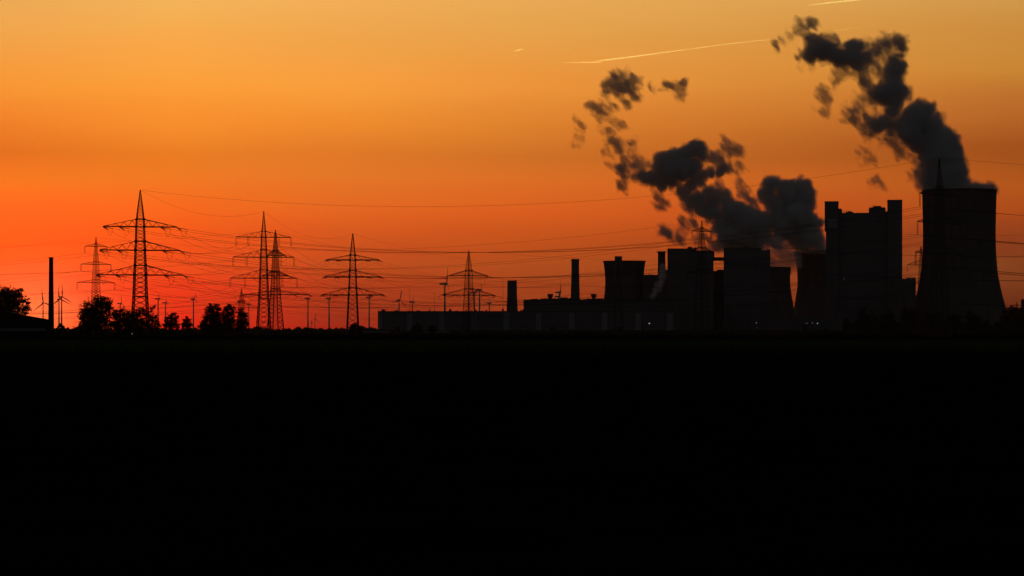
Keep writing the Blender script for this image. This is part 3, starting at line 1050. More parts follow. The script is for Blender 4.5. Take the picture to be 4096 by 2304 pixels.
# ------------------------------------------------------------------ trees
def tree(px, D, lobes, label, seed, n=1700, leaf=.34, name='broadleaf_tree', cat='tree', m='leaf', core=.62, trunk=True, group='trees by the field'):
    """lobes: (x, y, r) in photo pixels"""
    rnd = random.Random(seed)
    k = D / F
    org = G0(px, D)
    T = thing(name, org, label, cat, group)
    L = []
    for x, y, r in lobes:
        p = W(x, y, D) - org
        L.append((Vector((p.x, rnd.uniform(-.5, .5) * r * k, p.z)), r * k))
    mb = MB()
    if trunk:
        top = max(L, key=lambda q: q[0].z)[0]
        h = top.z
        mb.bar((0, 0, -.2), (top.x * .15, 0, h * .35), .028 * h, .02 * h, 8)
        mb.bar((top.x * .15, 0, h * .35), (top.x * .7, top.y * .5, h * .8), .02 * h, .008 * h, 7)
        for c, r in L:
            z0 = min(h * .7, max(h * .12, c.z * .55))
            mb.bar((top.x * .3 * z0 / h, 0, z0), c, .009 * h, .003 * h, 5)
            for _ in range(4):
                e = c + Vector((rnd.gauss(0, 1), rnd.gauss(0, 1), rnd.gauss(0, 1))).normalized() * r * rnd.uniform(.6, 1.0)
                mb.bar(c, e, .004 * h, .0015 * h, 4)
        mb.build('trunk', M['bark'], T)
    cb = MB()
    tot = sum(r ** 2 for _, r in L)
    for c, r in L:
        nl = max(12, int(n * r ** 2 / tot))
        # clumps of leaves
        nc = max(5, int(nl / 16))
        for _ in range(nc):
            d = Vector((rnd.gauss(0, 1), rnd.gauss(0, 1), rnd.gauss(0, 1))).normalized()
            rad = r * (rnd.random() ** (core))
            if rnd.random() < .16: rad = r * rnd.uniform(1.0, 1.28)
            cc = c + Vector((d.x * rad, d.y * rad, d.z * rad * .95))
            cs = r * rnd.uniform(.07, .2) + leaf * .6
            for _ in range(16):
                e = Vector((rnd.gauss(0, 1), rnd.gauss(0, 1), rnd.gauss(0, .8)))
                p = cc + e * cs * .62
                if p.z < .1: continue
                u = Vector((rnd.gauss(0, 1), rnd.gauss(0, 1), rnd.gauss(0, 1))).normalized()
                v = u.orthogonal().normalized()
                a = leaf * rnd.uniform(.6, 1.25)
                b = len(cb.v)
                cb.v += [tuple(p - u * a), tuple(p + v * a * .55), tuple(p + u * a), tuple(p - v * a * .55)]
                cb.f.append((b, b + 1, b + 2, b + 3))
    cb.build('crown', M[m], T)
    return T


tree(48, 830, [(40, 1180, 30), (18, 1185, 28), (70, 1178, 24), (95, 1205, 22), (30, 1210, 32), (62, 1218, 26), (-15, 1185, 38), (-30, 1220, 40), (104, 1232, 20), (75, 1244, 24), (100, 1252, 14), (30, 1246, 30), (0, 1240, 30), (112, 1212, 10), (84, 1160, 12), (20, 1170, 24), (50, 1200, 34), (10, 1230, 36), (-20, 1250, 36)],
     'big broad tree behind the barn at the left edge', 1, 21000, .24)
tree(242, 1300, [(242, 1300, 8), (236, 1308, 9), (250, 1310, 9), (258, 1318, 8), (228, 1318, 8), (243, 1316, 10)], 'small shrub at the foot of two turbines', 2, 1200, .3, 'shrub', 'shrub', trunk=True)
tree(372, 1010, [(372, 1240, 46), (398, 1215, 32), (425, 1212, 26), (436, 1232, 18), (352, 1245, 32), (336, 1262, 22), (420, 1245, 30), (405, 1280, 34), (370, 1285, 42), (345, 1300, 30), (330, 1280, 14), (392, 1205, 14), (412, 1198, 12), (440, 1262, 12), (425, 1300, 24), (385, 1312, 40), (322, 1304, 12)],
     'biggest round tree under the slim reddish pylon', 3, 26000, .25)
tree(305, 1000, [(318, 1314, 16), (303, 1322, 14), (292, 1328, 12), (330, 1322, 18), (283, 1334, 10), (270, 1338, 9)], 'low bush spilling from the big round tree', 4, 2600, .26, 'bush', 'bush', trunk=True)
tree(474, 1020, [(474, 1262, 24), (488, 1240, 12), (460, 1266, 18), (495, 1262, 18), (470, 1290, 26), (498, 1288, 20), (450, 1300, 22), (482, 1310, 28), (462, 1244, 8), (508, 1300, 18)],
     'leafy tree beside the big round one, sky showing low in its crown', 5, 9500, .24)
tree(518, 1060, [(518, 1262, 18), (512, 1250, 9), (532, 1268, 16), (505, 1278, 16), (526, 1290, 22), (540, 1300, 18), (510, 1308, 22)],
     'leafy tree just left of the largest pylon', 6, 6500, .24)
tree(562, 1040, [(560, 1250, 20), (548, 1262, 18), (572, 1240, 12), (585, 1258, 16), (552, 1285, 24), (575, 1290, 22), (560, 1312, 26), (590, 1300, 16)],
     'airy tree growing round the feet of the largest pylon', 7, 7000, .24, core=.75)
tree(608, 1030, [(610, 1234, 9), (617, 1226, 6), (604, 1246, 8), (598, 1262, 10), (622, 1268, 12), (606, 1280, 16), (625, 1286, 14), (596, 1300, 16), (618, 1308, 18), (634, 1304, 12)],
     'open tree with one long bare upper branch by the largest pylon', 8, 4600, .22, core=.8)
tree(684, 1080, [(690, 1262, 12), (697, 1254, 8), (682, 1270, 16), (700, 1275, 13), (672, 1288, 16), (695, 1292, 20), (660, 1304, 12), (708, 1302, 14), (680, 1310, 22), (712, 1266, 4), (668, 1272, 7), (716, 1308, 8)],
     'small bushy tree standing alone below two turbines', 9, 6000, .24)
tree(746, 1090, [(748, 1270, 8), (744, 1282, 12), (756, 1278, 7), (738, 1294, 12), (752, 1294, 14), (762, 1300, 9), (746, 1308, 18), (732, 1304, 8)],
     'smallest pointed tree left of the lone turbine', 10, 3600, .22)
tree(846, 1070, [(846, 1232, 18), (862, 1226, 14), (834, 1242, 16), (876, 1236, 14), (850, 1260, 32), (828, 1272, 16), (870, 1266, 26), (846, 1290, 36), (820, 1286, 12), (875, 1300, 28), (822, 1306, 20), (852, 1315, 34), (806, 1300, 10), (796, 1306, 8), (812, 1312, 12)],
     'broadest tree of the dense group left of the pylon pair', 11, 17000, .24)
tree(915, 1075, [(913, 1226, 13), (925, 1232, 14), (903, 1240, 16), (928, 1252, 16), (908, 1262, 26), (925, 1278, 20), (905, 1292, 28), (925, 1306, 22), (898, 1314, 26), (935, 1244, 8)],
     'tall middle tree of the dense group left of the pylon pair', 12, 11000, .24)
tree(968, 1080, [(964, 1240, 9), (958, 1252, 11), (974, 1256, 11), (982, 1262, 10), (964, 1272, 16), (980, 1282, 12), (955, 1290, 14), (970, 1298, 18), (990, 1296, 9), (958, 1314, 18), (982, 1312, 12), (986, 1252, 5)],
     'ragged slim tree at the end of the dense group', 13, 7500, .24, core=.7)
tree(1420, 1500, [(1418, 1308, 16), (1408, 1314, 14), (1432, 1310, 12), (1438, 1320, 12), (1402, 1322, 12), (1420, 1324, 20), (1446, 1326, 8), (1412, 1300, 7), (1424, 1296, 5)],
     'round dark bush at the foot of the lone pylon', 14, 6500, .3, 'bush', 'bush')
tree(1666, 2050, [(1666, 1306, 12), (1658, 1314, 12), (1676, 1312, 11), (1666, 1322, 18), (1650, 1324, 9), (1684, 1322, 9)], 'dark bush before the long hall by the low sheds', 15, 2600, .5, 'bush', 'bush')
tree(1728, 2080, [(1728, 1310, 9), (1720, 1316, 9), (1737, 1316, 9), (1728, 1324, 14)], 'smaller dark bush before the long hall', 16, 1600, .5, 'bush', 'bush')
rnd = random.Random(3)
for i, (x, y, r, lab) in enumerate(((3470, 1262, 34, 'first dark tree of the row under the tallest boiler house'), (3545, 1272, 30, 'second dark tree of the row, left of the square block'),
                                    (3640, 1256, 36, 'rounded dark tree below the square block'), (3735, 1270, 30, 'dark tree under the foot of the biggest cooling tower'),
                                    (3820, 1276, 28, 'dark tree centred under the biggest cooling tower'), (3900, 1272, 30, 'dark tree under the far side of the biggest cooling tower'))):
    tree(x, 2350 + 15 * i, [(x + rnd.uniform(-26, 26), y + rnd.uniform(-12, 30), r * rnd.uniform(.4, .75)) for _ in range(11)] + [(x, y + 10, r), (x - 20, y + 34, r), (x + 22, y + 34, r)],
         lab, 30 + i, 3600, .8, m='leaf2', group='dark trees before the power station')
tree(4040, 2500, [(4035, 1240, 12), (4050, 1234, 10), (4022, 1248, 10), (4065, 1240, 12), (4080, 1242, 12), (4095, 1246, 12), (4040, 1258, 26), (4060, 1250, 20), (4075, 1266, 24), (4100, 1268, 22), (4015, 1270, 16), (4045, 1225, 6), (4055, 1290, 30), (4095, 1295, 30), (4020, 1298, 22)],
     'dark ragged trees right of the biggest cooling tower', 50, 12000, .7, m='leaf2', group=None)


def wood(name, x0, x1, D, ybase, hpx, seed, label, step=9, m='leaf2'):
    """a far strip of woodland: many bumpy crowns in one mass with leaf-like points along the top"""
    rnd = random.Random(seed)
    k = D / F
    mb = MB()
    x = x0
    while x < x1:
        h = hpx * (.75 + .5 * noise.noise(Vector((x * .012, seed, 0))) + .3 * noise.noise(Vector((x * .05, seed, 3))) + rnd.uniform(-.16, .2))
        r = rnd.uniform(6, 13)
        c = W(x, ybase, D + rnd.uniform(0, 60))
        n1, n2 = 5, 9
        zt = CAMZ + (YH - ybase) * k + h * k
        b = len(mb.v)
        for i in range(n1 + 1):
            t = i / n1
            rr = r * k * math.cos(t * PI / 2 * .96) ** .55
            for j in range(n2):
                a = 2 * PI * j / n2
                q = rnd.uniform(.86, 1.12)
                mb.v.append((c.x + rr * q * math.cos(a), c.y + rr * q * math.sin(a), max(0, zt * t * rnd.uniform(.95, 1.03))))
        for i in range(n1):
            for j in range(n2):
                jj = (j + 1) % n2
                mb.f.append((b + i * n2 + j, b + i * n2 + jj, b + (i + 1) * n2 + jj, b + (i + 1) * n2 + j))
        mb.f.append(tuple(b + n1 * n2 + j for j in range(n2)))
        for _ in range(46):
            a = rnd.uniform(0, 2 * PI)
            t = rnd.uniform(.55, 1.04)
            rr = r * k * (math.cos(min(1, t) * PI / 2 * .93) ** .55) * rnd.uniform(.9, 1.2)
            p = Vector((c.x + rr * math.cos(a), c.y + rr * math.sin(a), zt * t))
            u = Vector((rnd.gauss(0, 1), rnd.gauss(0, 1), rnd.gauss(0, 1))).normalized()
            v = u.orthogonal().normalized()
            s = k * rnd.uniform(.8, 1.9)
            b = len(mb.v)
            mb.v += [tuple(p - u * s), tuple(p + v * s * .6), tuple(p + u * s), tuple(p - v * s * .6)]
            mb.f.append((b, b + 1, b + 2, b + 3))
        x += rnd.uniform(.4, 1.0) * step
    o = mb.build(name, M[m])
    return tag(o, label, 'woodland', kind='stuff')


wood('woodland', -400, 1560, 5000, 1328, 19, 2, 'distant wooded skyline behind the pylons and turbines')
wood('hedgerow', 560, 1560, 2400, 1331, 12, 4, 'low dark hedges before the distant wood', 8)
wood('hedgerow', 1560, 3500, 2450, 1331, 12, 5, 'low dark scrub along the foot of the power station', 8)
wood('hedgerow', 3380, 4500, 2480, 1331, 52, 6, 'dark tree belt before the tallest boiler house and biggest cooling tower', 9)
wood('hedgerow', -400, 700, 1150, 1338, 14, 7, 'dark hedge under the roadside trees', 7)

# ------------------------------------------------------------------ contrails, lit by the sun from far below the horizon
cm = bpy.data.materials.new('sunlit_contrail')
cm.use_nodes = True
cm.node_tree.nodes.clear()
h = G(cm.node_tree)
pv = h.n('ShaderNodeVolumePrincipled')
pv.inputs['Color'].default_value = (.98, .98, .98, 1)
pv.inputs['Anisotropy'].default_value = .55
geo = h.n('ShaderNodeNewGeometry').outputs['Position']
h.put(pv.inputs['Density'], h.rng(h.noise(geo, .0022, 3, .6), .36, .56, .012, .055))
t1, t2, mx, om = h.n('ShaderNodeBsdfTransparent'), h.n('ShaderNodeBsdfTransparent'), h.n('ShaderNodeMixShader'), h.n('ShaderNodeOutputMaterial')
cm.node_tree.links.new(t1.outputs[0], mx.inputs[1]); cm.node_tree.links.new(t2.outputs[0], mx.inputs[2])
cm.node_tree.links.new(mx.outputs[0], om.inputs['Surface']); cm.node_tree.links.new(pv.outputs[0], om.inputs['Volume'])


def contrail(pts, D, label, seed=0):
    """pts: (px, py, half width px, density)"""
    rnd = random.Random(seed)
    k = D / F
    P = []
    for (a, b) in zip(pts, pts[1:]):
        n = 14
        for i in range(n):
            f = i / n
            P.append([a[q] + (b[q] - a[q]) * f for q in range(4)])
    P.append(list(pts[-1]))
    org = W(P[0][0], P[0][1], D)
    mb = MB()
    n = 8
    for px, py, w, de in P:
        w *= (.45 + .55 * de) * 1.3
        c = W(px, py + rnd.uniform(-.25, .25), D) - org
        for i in range(n):
            a = 2 * PI * i / n
            mb.v.append((c.x, c.y + math.cos(a) * w * k, c.z + math.sin(a) * w * k))
    for q in range(len(P) - 1):
        for i in range(n):
            j = (i + 1) % n
            mb.f.append((q * n + i, q * n + j, (q + 1) * n + j, (q + 1) * n + i))
    mb.f.append(tuple(range(n))); mb.f.append(tuple((len(P) - 1) * n + i for i in reversed(range(n))))
    o = mb.build('contrail', cm)
    o.location = org
    return tag(o, label, 'contrail', 'contrails in the evening sky')


contrail([(2055, 206, .8, .3), (2075, 200, 2.0, .9), (2096, 194, .8, .5)], 70000, 'shortest yellow contrail, a small dash left of the long one', 1)
contrail([(2250, 250, .7, .12), (2300, 250.5, 1.2, .45), (2370, 249, 1.6, .75), (2408, 249, 1.2, .9)], 80000, 'faint level contrail touching the start of the long one', 2)
contrail([(2374, 246, .8, .6), (2430, 239, 2.0, 1), (2520, 228, 2.0, .9), (2700, 204, 1.6, .6), (2900, 177, 1.3, .5), (3120, 153, 1.2, .35)], 80000, 'longest contrail, a thin line climbing to the ragged steam', 3)
contrail([(3300, 128, .6, .15), (3350, 121, .8, .3), (3420, 112, .8, .25), (3540, 95, .5, .12)], 80000, 'broken faint contrail above the high steam', 4)
contrail([(3228, 21, .8, .5), (3290, 14, 1.8, 1), (3380, 4, 2.6, 1), (3520, -12, 3.2, .9)], 60000, 'thickest bright contrail cut by the top edge of the picture', 5)

# ------------------------------------------------------------------ steam
import numpy as np


def steam_mat(name, sigma, col=(.985, .976, .965)):
    m = bpy.data.materials.new(name)
    m.use_nodes = True
    nt = m.node_tree
    nt.nodes.clear()
    h = G(nt)
    out = h.n('ShaderNodeOutputMaterial')
    pv = h.n('ShaderNodeVolumePrincipled')
    pv.inputs['Color'].default_value = (*col, 1)
    pv.inputs['Anisotropy'].default_value = 0.0
    pv.inputs['Density'].default_value = sigma
    nt.links.new(pv.outputs[0], out.inputs['Volume'])
    # a clear skin: the steam has an outside, and it is wholly transparent
    t1, t2 = h.n('ShaderNodeBsdfTransparent'), h.n('ShaderNodeBsdfTransparent')
    mx = h.n('ShaderNodeMixShader')
    nt.links.new(t1.outputs[0], mx.inputs[1]); nt.links.new(t2.outputs[0], mx.inputs[2])
    nt.links.new(mx.outputs[0], out.inputs['Surface'])
    return m


SM = {'halo': steam_mat('steam_veil', .018), 'edge': steam_mat('thin_steam', .05), 'body': steam_mat('steam', .12), 'core': steam_mat('thick_steam', .20),
      'faint': steam_mat('faint_steam', .028), 'faint2': steam_mat('faint_steam_body', .05),
      'wisp': steam_mat('steam_wisp', .024), 'wisp2': steam_mat('steam_shred', .045), 'wisp3': steam_mat('steam_heart', .075),
      'pale': steam_mat('pale_steam', .11, (.985, .98, .97))}


class Field:
    """smooth random field in metres on a grid of points"""
    def __init__(s, seed):
        s.lat = np.random.RandomState(seed).uniform(-1, 1, (32, 32, 32)).astype(np.float32)

    def one(s, X, Y, Z, size):
        r = []
        for q in (X, Y, Z):
            q = q / size + 1000.0
            i = np.floor(q).astype(np.int32)
            f = (q - i).astype(np.float32)
            r.append((i & 31, (i + 1) & 31, f * f * (3 - 2 * f)))
        (x0, x1, fx), (y0, y1, fy), (z0, z1, fz) = r
        L = s.lat
        a = L[x0, y0, z0] * (1 - fx) + L[x1, y0, z0] * fx
        b = L[x0, y1, z0] * (1 - fx) + L[x1, y1, z0] * fx
        c = L[x0, y0, z1] * (1 - fx) + L[x1, y0, z1] * fx
        d = L[x0, y1, z1] * (1 - fx) + L[x1, y1, z1] * fx
        return (a * (1 - fy) + b * fy) * (1 - fz) + (c * (1 - fy) + d * fy) * fz

    def sum(s, X, Y, Z, size, n, gain=.5, billow=False):
        out, amp, tot = 0, 1.0, 0
        for k in range(n):
            v = s.one(X + 17.3 * k, Y - 9.1 * k, Z + 5.7 * k, size)
            if billow: v = np.abs(v) * 2 - .62
            out = out + v * amp
            tot += amp
            amp *= gain
            size *= .48
        return out


def skin(V, iso, vox, org):
    """surface nets: closed skin of the region where V > iso"""
    S = V > iso
    nx, ny, nz = V.shape
    c8 = [S[i:nx - 1 + i, j:ny - 1 + j, k:nz - 1 + k] for i in (0, 1) for j in (0, 1) for k in (0, 1)]
    n_in = sum(q.astype(np.int8) for q in c8)
    act = (n_in > 0) & (n_in < 8)
    idx = -np.ones(act.shape, np.int64)
    cells = np.argwhere(act)
    if not len(cells): return [], []
    idx[act] = np.arange(len(cells))
    acc = np.zeros((len(cells), 3)); cnt = np.zeros(len(cells))
    cor = [(i, j, k) for i in (0, 1) for j in (0, 1) for k in (0, 1)]
    val = {q: V[cells[:, 0] + q[0], cells[:, 1] + q[1], cells[:, 2] + q[2]] - iso for q in cor}
    for a in cor:
        for ax in range(3):
            if a[ax]: continue
            b = tuple(1 if t == ax else a[t] for t in range(3))
            va, vb = val[a], val[b]
            cr = (va > 0) != (vb > 0)
            t = np.where(cr, va / np.where(cr, va - vb, 1), 0)
            for q in range(3):
                acc[:, q] += np.where(cr, a[q] + (t if q == ax else 0), 0)
            cnt += cr
    P = (cells + acc / cnt[:, None]) * vox + org
    faces = []
    for ax in range(3):
        u, w = [(1, 2), (2, 0), (0, 1)][ax]
        sl0 = [slice(1, -1)] * 3; sl1 = [slice(1, -1)] * 3
        sl0[ax] = slice(0, -1); sl1[ax] = slice(1, None)
        A, B = S[tuple(sl0)], S[tuple(sl1)]
        e = np.argwhere(A != B)
        if not len(e): continue
        flip = A[tuple(e.T)]
        base = e.copy()
        for q in range(3):
            if q != ax: base[:, q] += 1
        def cell(du, dw):
            c = base.copy()
            c[:, u] += du; c[:, w] += dw
            return idx[tuple(c.T)]
        q0, q1, q2, q3 = cell(-1, -1), cell(0, -1), cell(0, 0), cell(-1, 0)
        Q = np.stack([q0, q1, q2, q3], 1)
        Q[~flip] = Q[~flip][:, ::-1]
        faces.append(Q)
    return P, np.concatenate(faces)


def steam(D, parent, dense, scraps, seed, vox=1.35, dense_amp=2.7, scrap_amp=6.0, size=9.0, faint=False, depth=.3, mats=None, levels=(0.0, 2.2, 5.0), shrink=0.7, warp=2.6, floor=None, grow=3.4, scrap_grow=1.12):
    """steam measured as puffs (photo px: x, y, r) and ragged scraps, given real depth, then turned into nested skins"""
    rnd = random.Random(seed)
    k = D / F
    org = parent.location.copy()
    L = []
    for lst, t in ((dense, 0), (scraps, 1)):
        for x, y, r in lst:
            c = W(x, y, D) + Vector((0, rnd.uniform(-depth, depth) * r * k, 0)) - org
            L.append((c, r * k * (scrap_grow if t else 1), t))
    pad = 9.0
    lo = np.array([min(c[i] - r for c, r, _ in L) - pad for i in range(3)])
    hi = np.array([max(c[i] + r for c, r, _ in L) + pad for i in range(3)])
    n = np.ceil((hi - lo) / vox).astype(int)
    ax = [lo[i] + np.arange(n[i]) * vox for i in range(3)]
    X, Y, Z = np.meshgrid(*[a.astype(np.float32) for a in ax], indexing='ij')
    f1, f2, f3 = Field(seed), Field(seed + 1), Field(seed + 2)
    wx = f1.sum(X, Y, Z, 26.0, 3) * warp
    wz = f2.sum(X, Y, Z, 26.0, 3) * warp
    Xw, Zw = X + wx, Z + wz
    F0 = np.full(X.shape, -20.0, np.float32)
    F1 = np.full(X.shape, -20.0, np.float32)
    for c, r, t in L:
        s0 = [max(0, int((c[i] - r - 16 - lo[i]) / vox)) for i in range(3)]
        s1 = [int((c[i] + r + 16 - lo[i]) / vox) + 1 for i in range(3)]
        sl = tuple(slice(a, b) for a, b in zip(s0, s1))
        if t:
            px, pz = X[sl] + 2.0 * wx[sl] - c[0], Z[sl] + 2.0 * wz[sl] - c[2]
            a_, b_ = (pz - px) * .707, (pz + px) * .707
            d = r - np.sqrt((a_ * .82) ** 2 + (Y[sl] - c[1]) ** 2 + (b_ * 1.12) ** 2)
        else:
            d = r - np.sqrt((Xw[sl] - c[0]) ** 2 + (Y[sl] - c[1]) ** 2 + (Zw[sl] - c[2]) ** 2)
        T = F1 if t else F0
        T[sl] = np.maximum(T[sl], d)
    out = F0 + grow + dense_amp * f3.sum(X, Y, Z, 14.0, 4, .60, True)
    # the wind draws the thin steam out up and to the left
    along, across = (Z - X) * .707 + wx, (Z + X) * .707 + wz
    rag = f1.sum(along * .55, Y * .7, across, size, 4, .68)
    thin = np.minimum(F1, 3.2) + scrap_amp * rag - shrink
    if scraps: thin += .3
    jobs = []
    if dense: jobs.append((out, (-1.4,) + tuple(levels), ('halo',) + (mats or ('edge', 'body', 'core')), ('cloud_veil', 'thin_edge', 'cloud_body', 'cloud_core')))
    if scraps: jobs.append((thin, (-1.7, .3, 2.2) if faint else (-1.7, 0.1, 1.9, 4.0), ('halo', 'halo', 'faint2') if faint else ('halo', 'wisp', 'wisp2', 'wisp3'), ('cloud_veil', 'cloud_wisp', 'cloud_shred', 'cloud_heart')))
    for out, lvs, ms, nms in jobs:
        skins(out, lvs, ms, nms, vox, lo, parent, (Z + org.z - floor) if floor is not None else None)


def skins(out, levels, ms, nms, vox, lo, parent, cut):
    if cut is not None:
        out = np.minimum(out, cut)
    out[0], out[-1], out[:, 0], out[:, -1], out[:, :, 0], out[:, :, -1] = (-9,) * 6
    for lv, mm, nm in zip(levels, ms, nms):
        P, Q = skin(out, lv, vox, lo)
        if len(P) < 8: continue
        me = bpy.data.meshes.new(nm)
        me.from_pydata(P.tolist(), [], Q.tolist())
        me.materials.append(SM[mm])
        me.polygons.foreach_set('use_smooth', [True] * len(me.polygons))
        o = bpy.data.objects.new(nm, me)
        COL.objects.link(o)
        o.parent = parent


def conv(lst, ox, oy, s, grow=1.0):
    return [(ox + s * a[0], oy + s * a[1], s * a[2] * grow) for a in lst]


# plume of the biggest cooling tower
s3 = (3050, 50, .5175)
core = [(1330, 1365, 85), (1420, 1350, 130), (1500, 1345, 95), (1400, 1250, 140), (1450, 1230, 115), (1420, 1140, 135), (1340, 1110, 120), (1380, 1030, 130), (1450, 1020, 72), (1260, 980, 125), (1150, 930, 100),
        (1300, 900, 90), (1200, 810, 100), (1270, 750, 60), (1150, 800, 65), (1080, 880, 65), (1490, 985, 32), (1480, 1090, 75), (1220, 720, 38), (1345, 810, 42), (1000, 870, 50), (940, 850, 52), (880, 870, 45),
        (1000, 760, 55), (1010, 690, 75), (1000, 620, 100), (930, 620, 75), (1070, 630, 60), (900, 580, 40), (1010, 530, 62), (1020, 460, 60), (1030, 400, 52), (1080, 400, 32), (1050, 340, 34), (1055, 270, 34), (1020, 235, 32), (975, 235, 26)]
left = [(800, 370, 34), (740, 370, 58), (700, 270, 52), (735, 290, 42), (680, 340, 62), (610, 350, 58), (540, 330, 54), (470, 310, 58), (410, 290, 56), (430, 230, 40), (380, 210, 34), (375, 330, 34), (780, 340, 40), (800, 400, 30), (760, 260, 30)]
tw = G0(3837, 3100)
PR = thing('steam_plume', tw + Vector((0, 0, W(0, 766, 3100).z)), 'thick dark steam plume leaning from the biggest cooling tower', 'steam')
org = PR.location.copy()
CAP = ([(3925, 765, 26), (3950, 763, 24), (3968, 766, 14), (3900, 762, 28), (3870, 765, 30), (3760, 768, 40), (3720, 770, 26)])
steam(3100, PR, conv(core, *s3, 1.04) + conv(left, *s3, 1.22) + CAP, conv([(350, 220, 60), (280, 160, 62), (210, 170, 46), (150, 220, 44), (105, 265, 40), (330, 300, 60), (330, 375, 60), (500, 250, 60), (560, 240, 40), (640, 430, 70), (740, 460, 80), (590, 490, 50), (800, 540, 70), (860, 330, 55),
                               (900, 290, 70), (910, 330, 50), (940, 420, 90), (880, 460, 60), (690, 800, 62), (665, 780, 48), (680, 850, 50), (770, 900, 50), (850, 800, 60), (800, 700, 70), (870, 640, 80), (800, 250, 50), (320, 110, 50), (380, 80, 36), (1040, 1070, 50),
                               (1120, 1080, 60), (1220, 1290, 80), (1210, 1200, 70), (960, 980, 60), (1110, 430, 50), (1120, 640, 50), (1040, 230, 60), (960, 240, 60), (860, 880, 70)], *s3), 11, floor=W(0, 766, 3100).z - 3)

# plumes of the middle cooling towers
s2 = (2400, 500, .4141)
mid = [(1640, 590, 80), (1600, 680, 72), (1700, 570, 60), (1770, 620, 85), (1850, 590, 62), (1930, 600, 78), (1970, 680, 92), (2010, 760, 68), (2045, 795, 38), (1850, 700, 120), (1700, 760, 100), (1900, 880, 140), (2030, 920, 80), (2090, 960, 60), (2120, 1010, 40),
       (1980, 1040, 130), (2080, 1100, 90), (2110, 1170, 66), (1930, 1110, 90), (1800, 980, 120), (1720, 900, 90), (2000, 1170, 66), (2130, 1240, 60), (2000, 1230, 60)]
strm = [(1070, 830, 78), (1000, 790, 62), (880, 580, 50), (1150, 900, 70), (1600, 940, 100), (1500, 960, 120), (1400, 930, 130), (1300, 860, 110), (1250, 780, 80), (1220, 690, 44), (1110, 720, 80), (1040, 650, 56), (960, 720, 74), (1080, 610, 30), (880, 740, 60), (1190, 980, 95), (1230, 1060, 90), (1340, 1060, 110), (1450, 1070, 110), (1560, 1060, 90), (1090, 830, 60),
        (840, 680, 52), (790, 620, 48), (1250, 1150, 60), (1380, 1150, 70), (1500, 1140, 70)]
upl = [(925, 215, 72), (960, 250, 66), (870, 260, 74), (790, 300, 70), (720, 320, 84), (630, 350, 80), (560, 330, 50), (560, 400, 60), (650, 450, 110), (520, 520, 72), (440, 520, 62), (385, 500, 40), (600, 560, 66), (700, 540, 66), (800, 440, 110), (890, 400, 95), (985, 300, 44), (900, 500, 60), (990, 480, 52),
       (1080, 465, 48), (1150, 470, 42), (1190, 430, 34), (960, 540, 34), (760, 580, 40)]
MP = thing('steam_plume', W(3300, 1010, 3600), 'huge billowing dark steam cloud over the middle cooling tower', 'steam')
org = MP.location.copy()
MW = ([(300, 260, 60, 0), (270, 340, 80, 0), (260, 430, 95, 0), (250, 500, 70, 0), (180, 195, 62, 0), (130, 170, 44, 0), (230, 200, 44, 0), (340, 340, 60, 0), (380, 420, 50, 0), (320, 160, 44, 0), (105, 310, 52, 0), (130, 390, 52, 0), (180, 450, 60, 0), (225, 570, 56, 0), (235, 640, 36, 0),
                                  (610, 770, 74, 0), (580, 700, 60, 0), (545, 790, 50, 0), (850, 960, 84, 0), (790, 1040, 64, 0), (760, 1110, 60, 1), (990, 1100, 80, 1), (1080, 1170, 90, 1), (1130, 1060, 70, 1), (1400, 690, 62, 0), (1430, 610, 56, 0), (1370, 560, 40, 0), (1350, 420, 52, 0), (1180, 330, 90, 0), (1110, 300, 60, 0),
                                  (1240, 220, 80, 0), (1320, 260, 60, 0), (1220, 400, 70, 0), (650, 1030, 70, 1), (990, 830, 70, 0), (930, 620, 60, 0), (1160, 600, 50, 1), (1480, 760, 70, 0), (1380, 740, 60, 0), (450, 400, 40, 0), (1500, 850, 70, 0), (1700, 1110, 90, 0), (960, 560, 60, 0),
                                  (1660, 860, 70, 0), (1040, 900, 60, 0), (860, 820, 50, 0)])
steam(3560, MP, conv(mid + upl, *s2, 1.03) + conv(strm, *s2, 1.12), conv([w[:3] for w in MW], *s2), 31, vox=1.5, floor=W(0, 1013, 3560).z)

# thin brown steam of the half hidden tower
TP = thing('steam_plume', W(3110, 1080, 3430), 'thin brownish steam curling over the half hidden cooling tower', 'steam')
org = TP.location.copy()
steam(3440, TP, [], conv([(1740, 1160, 66), (1700, 1200, 70), (1770, 1240, 66), (1740, 1300, 74), (1800, 1330, 50), (1700, 1360, 80), (1660, 1280, 60), (1790, 1390, 45), (1650, 1400, 60), (1660, 1140, 50),
      (1850, 1290, 70), (1840, 1370, 60), (1800, 1210, 70), (1600, 1330, 70), (1620, 1230, 70)], *s2), 51, faint=True, levels=(0.0, 2.0), shrink=0.0, scrap_amp=5)

# small pale plume before the flared chimney
SP = thing('steam_plume', W(2608, 1189, 2840), 'small pale steam puff rising before the flared-crown chimney', 'steam')
org = SP.location.copy()
s5 = (2000, 960, .276)
steam(2840, SP, conv([(2200, 810, 24), (2225, 770, 34), (2245, 730, 38), (2285, 700, 44), (2310, 650, 48), (2340, 600, 50), (2345, 540, 46), (2355, 480, 46), (2360, 420, 40), (2370, 370, 30), (2385, 540, 30)], *s5), [], 61, vox=.8, dense_amp=1.3, mats=('pale', 'pale'), levels=(0.0, 1.5), warp=1.5, grow=.4)

# separate clouds torn off the plumes
s1 = (2200, 200, .4141)
def cloud(px, py, D, label, parts, seed, mm='edge'):
    T = thing('steam_cloud', W(px, py, D), label, 'steam', 'clouds torn off the steam plumes')
    org = T.location.copy()
    steam(D, T, [], parts, seed, vox=1.25, faint=mm == 'faint', levels=(0, 2.0) if mm == 'faint' else (0.0, 1.8, 4.2), scrap_amp=6.2, size=9.0, shrink=0.3, scrap_grow=.94)
    return T


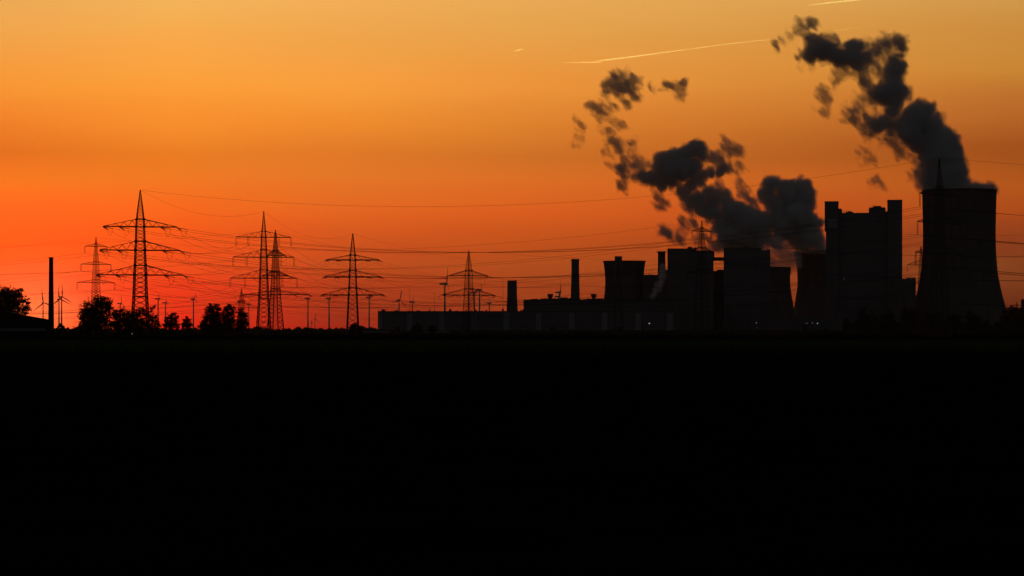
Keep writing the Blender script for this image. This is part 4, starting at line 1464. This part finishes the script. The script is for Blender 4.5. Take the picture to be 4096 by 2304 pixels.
cloud(2455, 370, 3500, 'largest torn steam cloud, ragged, below the long contrail', conv([(500, 570, 80), (430, 575, 62), (590, 540, 60), (555, 460, 60), (600, 360, 92), (655, 280, 80), (700, 225, 50), (740, 185, 30), (690, 385, 84), (775, 350, 92), (790, 430, 80), (745, 495, 72), (815, 270, 52), (640, 440, 40)], *s1), 400)
cloud(2700, 358, 3500, 'small dark flat cloud right of the largest torn one', conv([(1250, 372, 74), (1200, 355, 62), (1300, 352, 56), (1240, 425, 46), (1140, 356, 48), (1090, 358, 44), (1040, 352, 40), (990, 338, 36)], *s1), 430)
cloud(2310, 540, 3500, 'faint leftmost steam scrap, standing upright', conv([(260, 830, 64), (240, 840, 44), (295, 740, 38), (240, 680, 36), (285, 800, 44), (240, 910, 34)], *s1), 450, 'faint')
cloud(2470, 515, 3500, 'thin steam scrap between the torn cloud and the billowing steam', conv([(670, 750, 58), (620, 710, 40), (560, 795, 46), (530, 660, 36), (470, 665, 30), (710, 740, 36), (600, 830, 30)], *s1), 460, 'faint')
cloud(3300, 390, 3100, 'small wispy cloud left of the high steam column', conv([(430, 655, 52), (500, 670, 58), (530, 630, 46), (480, 620, 40), (465, 770, 36), (400, 650, 30)], *s3), 470, 'faint')
cloud(3470, 630, 3100, 'faint wisp alone left of the leaning steam', conv([(795, 1100, 40), (825, 1140, 50), (800, 1170, 40)], *s3), 480, 'faint')
cloud(3511, 733, 3100, 'faintest low wisp between the boiler house and leaning steam', conv([(890, 1320, 44), (870, 1335, 30)], *s3), 490, 'faint')

# ------------------------------------------------------------------ air
if HAZE:
    hm = bpy.data.materials.new('evening_haze')
    hm.use_nodes = True
    hm.node_tree.nodes.clear()
    h = G(hm.node_tree)
    pv = h.n('ShaderNodeVolumePrincipled')
    pv.inputs['Color'].default_value = (.9, .68, .48, 1)
    pv.inputs['Density'].default_value = HAZE
    pv.inputs['Anisotropy'].default_value = .3
    om = h.n('ShaderNodeOutputMaterial')
    hm.node_tree.links.new(pv.outputs[0], om.inputs['Volume'])
    o = MB().box(-14500, 14500, -600, 16500, -1.0, 450).build('haze', hm)
    tag(o, 'thin evening haze over the plain', 'haze', kind='stuff')
